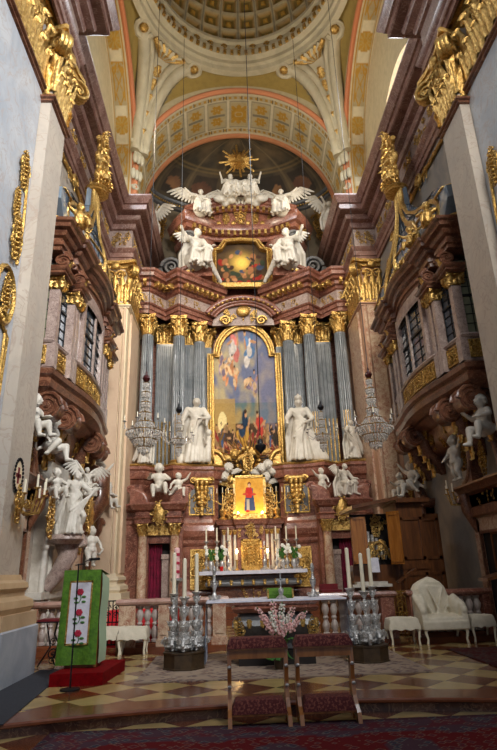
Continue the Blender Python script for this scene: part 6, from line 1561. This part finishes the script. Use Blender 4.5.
for k in range(3):
    z=1.22-.29*k;x=-3.05+.003*k
    g=MB()
    for j in range(7): a=2*PI*j/6; g.ell((x+(.03*math.cos(a) if j<6 else 0),9.178,z+(.028*math.sin(a) if j<6 else 0)),(.026,.006,.024),8,5)
    r_=obj('embroidered_rose',g,M['redflower'],T)
    g=MB();g.tube([(x,9.178,z-.03),(x+.02,9.178,z-.09),(x-.01,9.178,z-.15)],.006,4)
    for dx,dz in((-.06,-.09),(.06,-.07),(-.05,-.15),(.06,-.14)): g.ell((x+dx,9.178,z+dz),(.035,.005,.017),8,5)
    obj('embroidered_leaves',g,M['leaf'],r_)
T=thing('microphone_stand','thin black microphone stand with round base in front of the green lectern','microphone',(-2.93,8.5,0))
g=MB();g.lathe([(.13,0),(.13,.02),(.03,.03)],-2.93,8.5,0,24);obj('base',g,M['black'],T)
g=MB();g.tube([(-2.93,8.5,.02),(-2.93,8.5,1.62)],.011,6);obj('pole',g,M['black'],T)
g=MB();g.tube([(-2.93,8.5,1.6),(-2.85,8.8,1.68)],.008,5);g.tube([(-2.85,8.8,1.68),(-2.74,8.95,1.69)],.02,7);g.tube([(-2.98,8.5,1.6),(-2.83,8.5,1.61)],.008,5);obj('microphone',g,M['black'],T)
T=thing('side_table','small wrought iron side table with red top beside the near left pier','table',(-3.93,10.75,0))
g=MB();g.box(-4.1,-3.7,10.55,10.95,.72,.75);obj('table_top',g,M['redcloth'],T,smooth=False)
g=MB();g.tube([(-3.8,10.75,.72),(-3.84,10.75,.5),(-3.76,10.75,.35),(-3.84,10.75,.1),(-3.8,10.75,0.01)],.016,6)
for z,r in((.18,.1),(.38,.07),(.08,.07)): volute(g,(-3.85,10.75,z),(1,0,0),(0,0,1),r,1.7,1,0,.14,10)
g.tube([(-4.05,10.6,0.01),(-3.9,10.75,.3),(-4.0,10.75,.72)],.014,5);g.box(-4.12,-3.68,10.53,10.97,.7,.72);obj('iron_frame',g,M['black'],T,ang=60)
# ================================================================= SEATS
def stool(x,y,w,label):
    T=thing('covered_stool',label,'stool',(x,y,0),0,'stools under ivory covers')
    for sx in(-1,1):
        for sy in(-1,1):
            a,b=x+sx*(w/2-.05),y+sy*.17
            g=MB();g.tube([(a,b,.36),(a+sx*.02,b,.25),(a,b,.1),(a+sx*.01,b,0)],[.035,.028,.018,.022],8);l=obj('leg',g,M['wax'],T)
            g=MB();g.ell((a+sx*.01,b,.015),(.026,.026,.015),8,4);obj('gilded_foot',g,M['gold'],l)
    g=MB()
    nx,ny=26,20
    def fn(u,v):
        X=(u*2-1);Y=(v*2-1);m=max(abs(X),abs(Y)); top=.5-.015*(m**4)
        if m>.82:
            k=(m-.82)/.18; sc=1/m*(.86+.14*min(1,k*1.2)) if m>0 else 1
            return (x+X*sc*w/2*1.02,y+Y*sc*.22,top-.2*k**1.2+.012*math.sin(math.atan2(Y,X)*11)*k)
        return (x+X*w/2*1.05,y+Y*.225,top+.008*math.sin(X*5+Y*4))
    g.grid(fn,nx,ny);obj('ivory_cover',g,M['whitecloth'],T)
    g=MB();g.box(x-w/2+.03,x+w/2-.03,y-.19,y+.19,.32,.38);obj('seat_frame',g,M['golddull'],T,smooth=False)
stool(-3.05,11.85,.5,'ivory-covered stool half hidden behind the green lectern')
stool(-2.62,11.75,.56,'ivory-covered stool to the right of the green lectern')
stool(2.64,11.8,.62,'ivory-covered stool on the left side of the covered armchair')
stool(4.22,11.85,.5,'ivory-covered stool on the right side of the covered armchair')
T=thing('covered_armchair','tall armchair under a loose ivory dust cover between two stools','armchair',(3.45,11.85,0))
for sx in(-1,1):
    for sy in(-1,1):
        a,b=3.45+sx*.38,11.85+sy*.24;g=MB();g.tube([(a,b,.34),(a+sx*.03,b,.22),(a,b,.1),(a+sx*.02,b,0)],[.04,.03,.02,.025],8);l=obj('leg',g,M['wax'],T);g=MB();g.ell((a+sx*.02,b,.015),(.03,.03,.015),8,4);obj('gilded_foot',g,M['gold'],l)
m_=MB();x,y=3.45,11.9
# seat and skirt
m_.prism([(-.46,-.33),(.46,-.33),(.43,.3),(-.43,.3)],(x,y,.37),(1,0,0),(0,1,0),(0,0,1),.22)
m_.ell((x,y-.03,.46),(.4,.3,.08),20,8)
# back: rounded, slightly pointed crest
pts=[(-.38,.28),(-.41,.6),(-.42,.85),(-.4,.99),(-.34,1.08),(-.24,1.14),(-.12,1.19),(-.02,1.23),(.08,1.2),(.2,1.13),(.28,1.04),(.33,.9),(.35,.7),(.36,.28)]
m_.prism([(a,b) for a,b in pts],(x-.04,y+.24,0),(1,0,0),(0,0,1),(0,-1,-.12),.13)
for k in range(3): m_.prism([(a*(.95-.08*k),b) for a,b in pts if b<1.2-.05*k],(x-.04,y+.2-.02*k,0),(1,0,0),(0,0,1),(0,-1,-.12),.1)
# arms flowing from the back
for s in(-1,1):
    ar=[(y+.22,.86),(y+.05,.80),(y-.15,.72),(y-.28,.64),(y-.33,.5),(y-.34,.28),(y+.22,.28)]
    m_.prism([(a,b) for a,b in ar],(x+s*.4,0,0),(0,1,0),(0,0,1),(1,0,0),.12)
    m_.caps((x+s*.4,y+.2,.84),.065,(x+s*.41,y-.2,.68),.075);m_.caps((x+s*.41,y-.2,.68),.075,(x+s*.41,y-.28,.6),.07)
for a,b,c,d in((-.3,1.0,-.1,.55),(-.1,1.05,.05,.6),(.2,1.0,.0,.52),(-.36,.7,-.2,.48),(.3,.75,.12,.5)): m_.caps((x+a-.04,y+.1,b),.02,(x+c-.04,y-.0,d),.03)
for s in(-1,1): m_.ell((x+s*.33,y+.06,.66),(.1,.24,.22),12,8)
m_.prism([(-.46,-.36),(.46,-.36),(.44,.3),(-.44,.3)],(x,y,.34),(1,0,0),(0,1,0),(0,0,1),.16)
c=remesh(m_,'ivory_cover',.016,M['whitecloth'],7);c.parent=T;c.location=(-3.45,-11.85,0)
g=MB();scrollwork(g,(3.45,11.6,.3),(1,0,0),(0,0,1),(0,-1,0),.35,.1,4,n=3,th=1.5);obj('gilded_apron',g,M['gold'],T,ang=60)
# ================================================================= KNEELERS
def kneeler(x0,x1,label):
    T=thing('prie_dieu',label,'kneeler',((x0+x1)/2,7.05,-.15),0,'wooden kneelers with red damask pads')
    xc=(x0+x1)/2
    def pad(n,a,b,y0,y1,z0,z1):
        g=MB();nx,ny=24,10
        def fn(u,v):
            X=u*2-1;Y=v*2-1;e=(max(abs(X),abs(Y)))
            z=z1 if e<.86 else z1-(z1-z0)*((e-.86)/.14)**1.5
            return (a+(b-a)*u,y0+(y1-y0)*v,z+.008*math.cos(X*1.5)*math.cos(Y*1.5))
        g.grid(fn,30,20);obj(n,g,M['kneeler'],T)
        g=MB();g.box(a+.005,b-.005,y0+.005,y1-.005,z0-.02,z0+.01);obj('pad_board',g,M['wood'],T,smooth=False)
    pad('armrest_pad',x0,x1,7.0,7.26,.61,.715)
    pad('knee_pad',x0+.05,x1-.05,6.86,7.12,-.02,.11)
    g=MB();g.box(x0+.03,x1-.03,7.03,7.05,.5,.61);g.box(x0+.03,x1-.03,7.03,7.23,.585,.6);obj('apron',g,M['midwood'],T,smooth=False)
    for x in(x0+.03,x1-.03):
        g=MB();pl=[(7.04,.6),(7.2,.6),(7.14,.42),(7.16,.25),(7.2,.1),(7.2,-.05),(7.22,-.15),(7.1,-.15),(7.08,-.09),(6.95,-.09),(6.9,-.15),(6.8,-.15),(6.84,-.04),(6.95,.02),(7.02,.1),(7.05,.25),(7.02,.42)]
        g.prism(pl,(x,0,0),(0,1,0),(0,0,1),(1,0,0),.045);obj('leg',g,M['midwood'],T,smooth=False)
    g=MB()
    for x in(x0+.03,x1-.03):
        for z in(.42,.22,.02): g.ell((x,7.02,z),(.024,.012,.02),8,5)
    obj('brass_studs',g,S,T)
kneeler(-.80,-.09,'red-padded wooden kneeler on the left of the pair in the foreground')
kneeler(-.02,.67,'red-padded wooden kneeler on the right of the pair in the foreground')
# ================================================================= CHANDELIERS
def chandelier(x,y,z,H,R0,label,grp,seed=0,zc=20,small=False):
    T=thing('crystal_chandelier',label,'chandelier',(x,y,z),0,grp)
    g=MB();g.tube([(x,y,z+H-.05),(x,y,zc)],.009,5);obj('cord',g,M['black'],T)
    g=MB();g.lathe([(.005,-.1),(.06,-.07),(.095,0),(.07,.07),(.03,.1),(.03,.14),(.012,.2)],x,y,z+H-.12,14);obj('crown_ball',g,mat('dark_red_ball',hx(60,18,18),.3) if not small else M['black'],T)
    tiers=[(.07,.88),(.1,.75),(.11,.62),(.14,.48),(.2,.36),(.43,.24),(.28,.14),(.14,.05)] if not small else [(.05,.8),(.09,.62),(.07,.45),(.2,.28),(.1,.1)]
    g=MB();g.tube([(x,y,z),(x,y,z+H-.1)],.02,8)
    for r,t in tiers: g.tube([(x+r*R0/.45*math.cos(2*PI*k/24),y+r*R0/.45*math.sin(2*PI*k/24),z+t*H) for k in range(25)],.012,5)
    obj('gilt_frame',g,M['golddull'],T)
    g=MB();rr=random.Random(seed)
    for i,(r,t) in enumerate(tiers):
        n=int(10+r*50)
        for k in range(n):
            a=2*PI*k/n;rx=r*R0/.45
            for q in range(2 if r<.4 else 3):
                p=V3(x+rx*(1-.12*q)*math.cos(a),y+rx*(1-.12*q)*math.sin(a),z+t*H-.045-.06*q)
                g.ell(p,(.019,.019,.042),5,3)
        if i<len(tiers)-1:
            r2,t2=tiers[i+1];m=int(8+r*26)
            for k in range(m):
                a=2*PI*k/m
                for q in range(1,6):
                    f=q/6;ra=(r+(r2-r)*f-.06*math.sin(PI*f))*R0/.45;g.ell((x+ra*math.cos(a),y+ra*math.sin(a),z+(t+(t2-t)*f)*H),(.021,.021,.026),5,3)
    g.ell((x,y,z-.03),(.06,.06,.08),8,6)
    c=obj('crystal_drops',g,M['glass'],T,smooth=False);c['kind']='stuff'
    for k in range(6 if not small else 8):
        a=2*PI*k/(6 if not small else 8)+.3;d=V3(math.cos(a),math.sin(a),0);b=V3(x,y,z+.3*H)
        g=MB();e=b+d*R0*1.05+V3(0,0,.1);g.tube([b+d*R0*.3,b+d*R0*.7+V3(0,0,-.12),b+d*R0*1.0+V3(0,0,-.04),e],.011,5);g.lathe([(.01,0),(.045,.015),(.05,.03)],e.x,e.y,e.z,10);br=obj('candle_arm',g,M['glass'] if small else M['silver'],T)
        g=MB();g.lathe([(.012,0),(.011,.12),(.004,.14)],e.x,e.y,e.z+.03,8);obj('candle',g,M['wax'],br)
        g=MB()
        for q in range(3): g.ell(e+V3(0,0,-.04-.055*q),(.014,.014,.026),5,3)
        obj('pendant',g,M['glass'],br,smooth=False)
chandelier(-2.74,13,4.2,1.95,.46,'large tiered crystal chandelier hanging on the left in front of the fluted columns','large tiered chandeliers',1)
chandelier(2.84,13,4.2,1.95,.48,'large tiered crystal chandelier hanging on the right before the pink pilaster','large tiered chandeliers',2)
chandelier(-2.1,15,4.55,1.35,.4,'smaller crystal chandelier with candle arms left of the big painting','smaller arm chandeliers',3,small=True)
chandelier(1.92,15,4.6,1.3,.42,'smaller crystal chandelier with candle arms right of the big painting','smaller arm chandeliers',4,small=True)
# ================================================================= SCONCES
def sconce(px,py,pz,dx,label,n=4):
    T=thing('candle_sconce',label,'sconce',(px,py,pz),0,None)
    g=MB();roc(g,(px,py,pz-.3),(0,1,0),(0,0,1),(dx,0,0),.6,3);obj('backplate',g,M['gold'],T,ang=60)
    for k in range(n):
        a=(k-(n-1)/2)*.5;d=V3(dx*math.cos(a),math.sin(a),0);b=V3(px,py,pz);e=b+d*.42+V3(0,0,.12+.1*(k%2));g=MB();g.tube([b,b+d*.15+V3(0,0,-.14),b+d*.34+V3(0,0,-.12),e],.018,6);volute(g,b+d*.2,d,(0,0,1),.08,1.4,1,0,.2,8);g.lathe([(.01,0),(.05,.015),(.055,.03)],e.x,e.y,e.z,10);br=obj('arm',g,M['gold'],T,ang=60)
        g=MB();g.lathe([(.018,0),(.017,.2),(.006,.21)],e.x,e.y,e.z+.03,8);obj('candle',g,M['wax'],br)
sconce(-4.15,9.15,2.55,1,'gilded wall sconce with unlit candles on the near left pier under the oval plaque',5)
sconce(5.02,13.45,2.95,-1,'small gilded sconce with candles on the grey right wall between the portals',3)
# ================================================================= CAMERA, LIGHT
cam=bpy.data.cameras.new('camera'); co=bpy.data.objects.new('camera',cam); COL.objects.link(co)
F=550.;cam.sensor_fit='VERTICAL';cam.sensor_height=24.;cam.lens=F/750*24.
TH=math.radians(19.6);ROLL=math.radians(-1.75);YAW=math.radians(2.45)
fwd=Vector((math.sin(YAW)*math.cos(TH),math.cos(YAW)*math.cos(TH),math.sin(TH)))
r0=Vector((math.cos(YAW),-math.sin(YAW),0));u0=r0.cross(fwd)
r=r0*math.cos(ROLL)+u0*math.sin(ROLL);u=r.cross(fwd)
mt=Matrix((r,u,-fwd)).transposed().to_4x4(); mt.translation=Vector((-.75,0,1.45)); co.matrix_world=mt
cam.clip_start=.05;cam.clip_end=200
SC.camera=co
w=bpy.data.worlds.new('world');SC.world=w;w.use_nodes=True;bg=w.node_tree.nodes['Background'];bg.inputs[0].default_value=(.80,.88,1.,1);bg.inputs[1].default_value=.5
def area(name,loc,tgt,sx,sy,p,c,spread=180):
    l=bpy.data.lights.new(name,'AREA');l.shape='RECTANGLE';l.size=sx;l.size_y=sy;l.energy=p;l.color=c;l.spread=math.radians(spread)
    o=bpy.data.objects.new(name,l);COL.objects.link(o);o.location=loc;d=Vector(tgt)-Vector(loc);o.rotation_euler=d.to_track_quat('-Z','Y').to_euler();return o
def spot(name,loc,tgt,p,c,ang=60,r=.15):
    l=bpy.data.lights.new(name,'SPOT');l.energy=p;l.color=c;l.spot_size=math.radians(ang);l.spot_blend=.6;l.shadow_soft_size=r
    o=bpy.data.objects.new(name,l);COL.objects.link(o);o.location=loc;d=Vector(tgt)-Vector(loc);o.rotation_euler=d.to_track_quat('-Z','Y').to_euler();return o
WARM=(1.,.86,.66);DAY=(.86,.93,1.)
area('window_daylight_right',(4.9,13.85,16.2),(-3,15,8),3.2,2.4,420,DAY)
area('window_daylight_left',(-4.9,13.85,16.2),(3,15,8),3.2,2.4,300,DAY)
area('nave_daylight',(3,-2,14),(-1,19,8),6,4,620,(1,.95,.88),70)
area('nave_daylight_right',(3.6,.5,12.5),(-4.6,11.5,5.5),3,3,480,(.95,.97,1.),75)
for s in(-1,1):
    spot('added_altar_flood',(s*3.9,11.5,15.1),(-s*.6,21,9),1500,WARM,70)  # unseen warm spots added above the cornice to brighten the altarpiece
    spot('added_vault_uplight',(s*3.9,12.5,15.1),(-s*1,17,21),500,(1,.86,.62),110)  # unseen uplights, also added, lift the vault
spot('added_apse_flood',(-3.4,18.4,15.2),(.5,21,17),260,WARM,100)  # unseen spot added inside the arch to brighten the apse
spot('added_apse_flood.001',(3.4,18.4,15.2),(-.5,21,17),260,WARM,100)  # matching added spot on the right, unseen as well
spot('added_altar_spot',(0,11,11),(0,20,4),900,WARM,40)  # warm spot added in mid-air, out of view, to light the altar
SC.view_settings.view_transform='Standard';SC.view_settings.look='None';SC.view_settings.exposure=0.0;SC.view_settings.gamma=1;SC.view_settings.use_curve_mapping=False
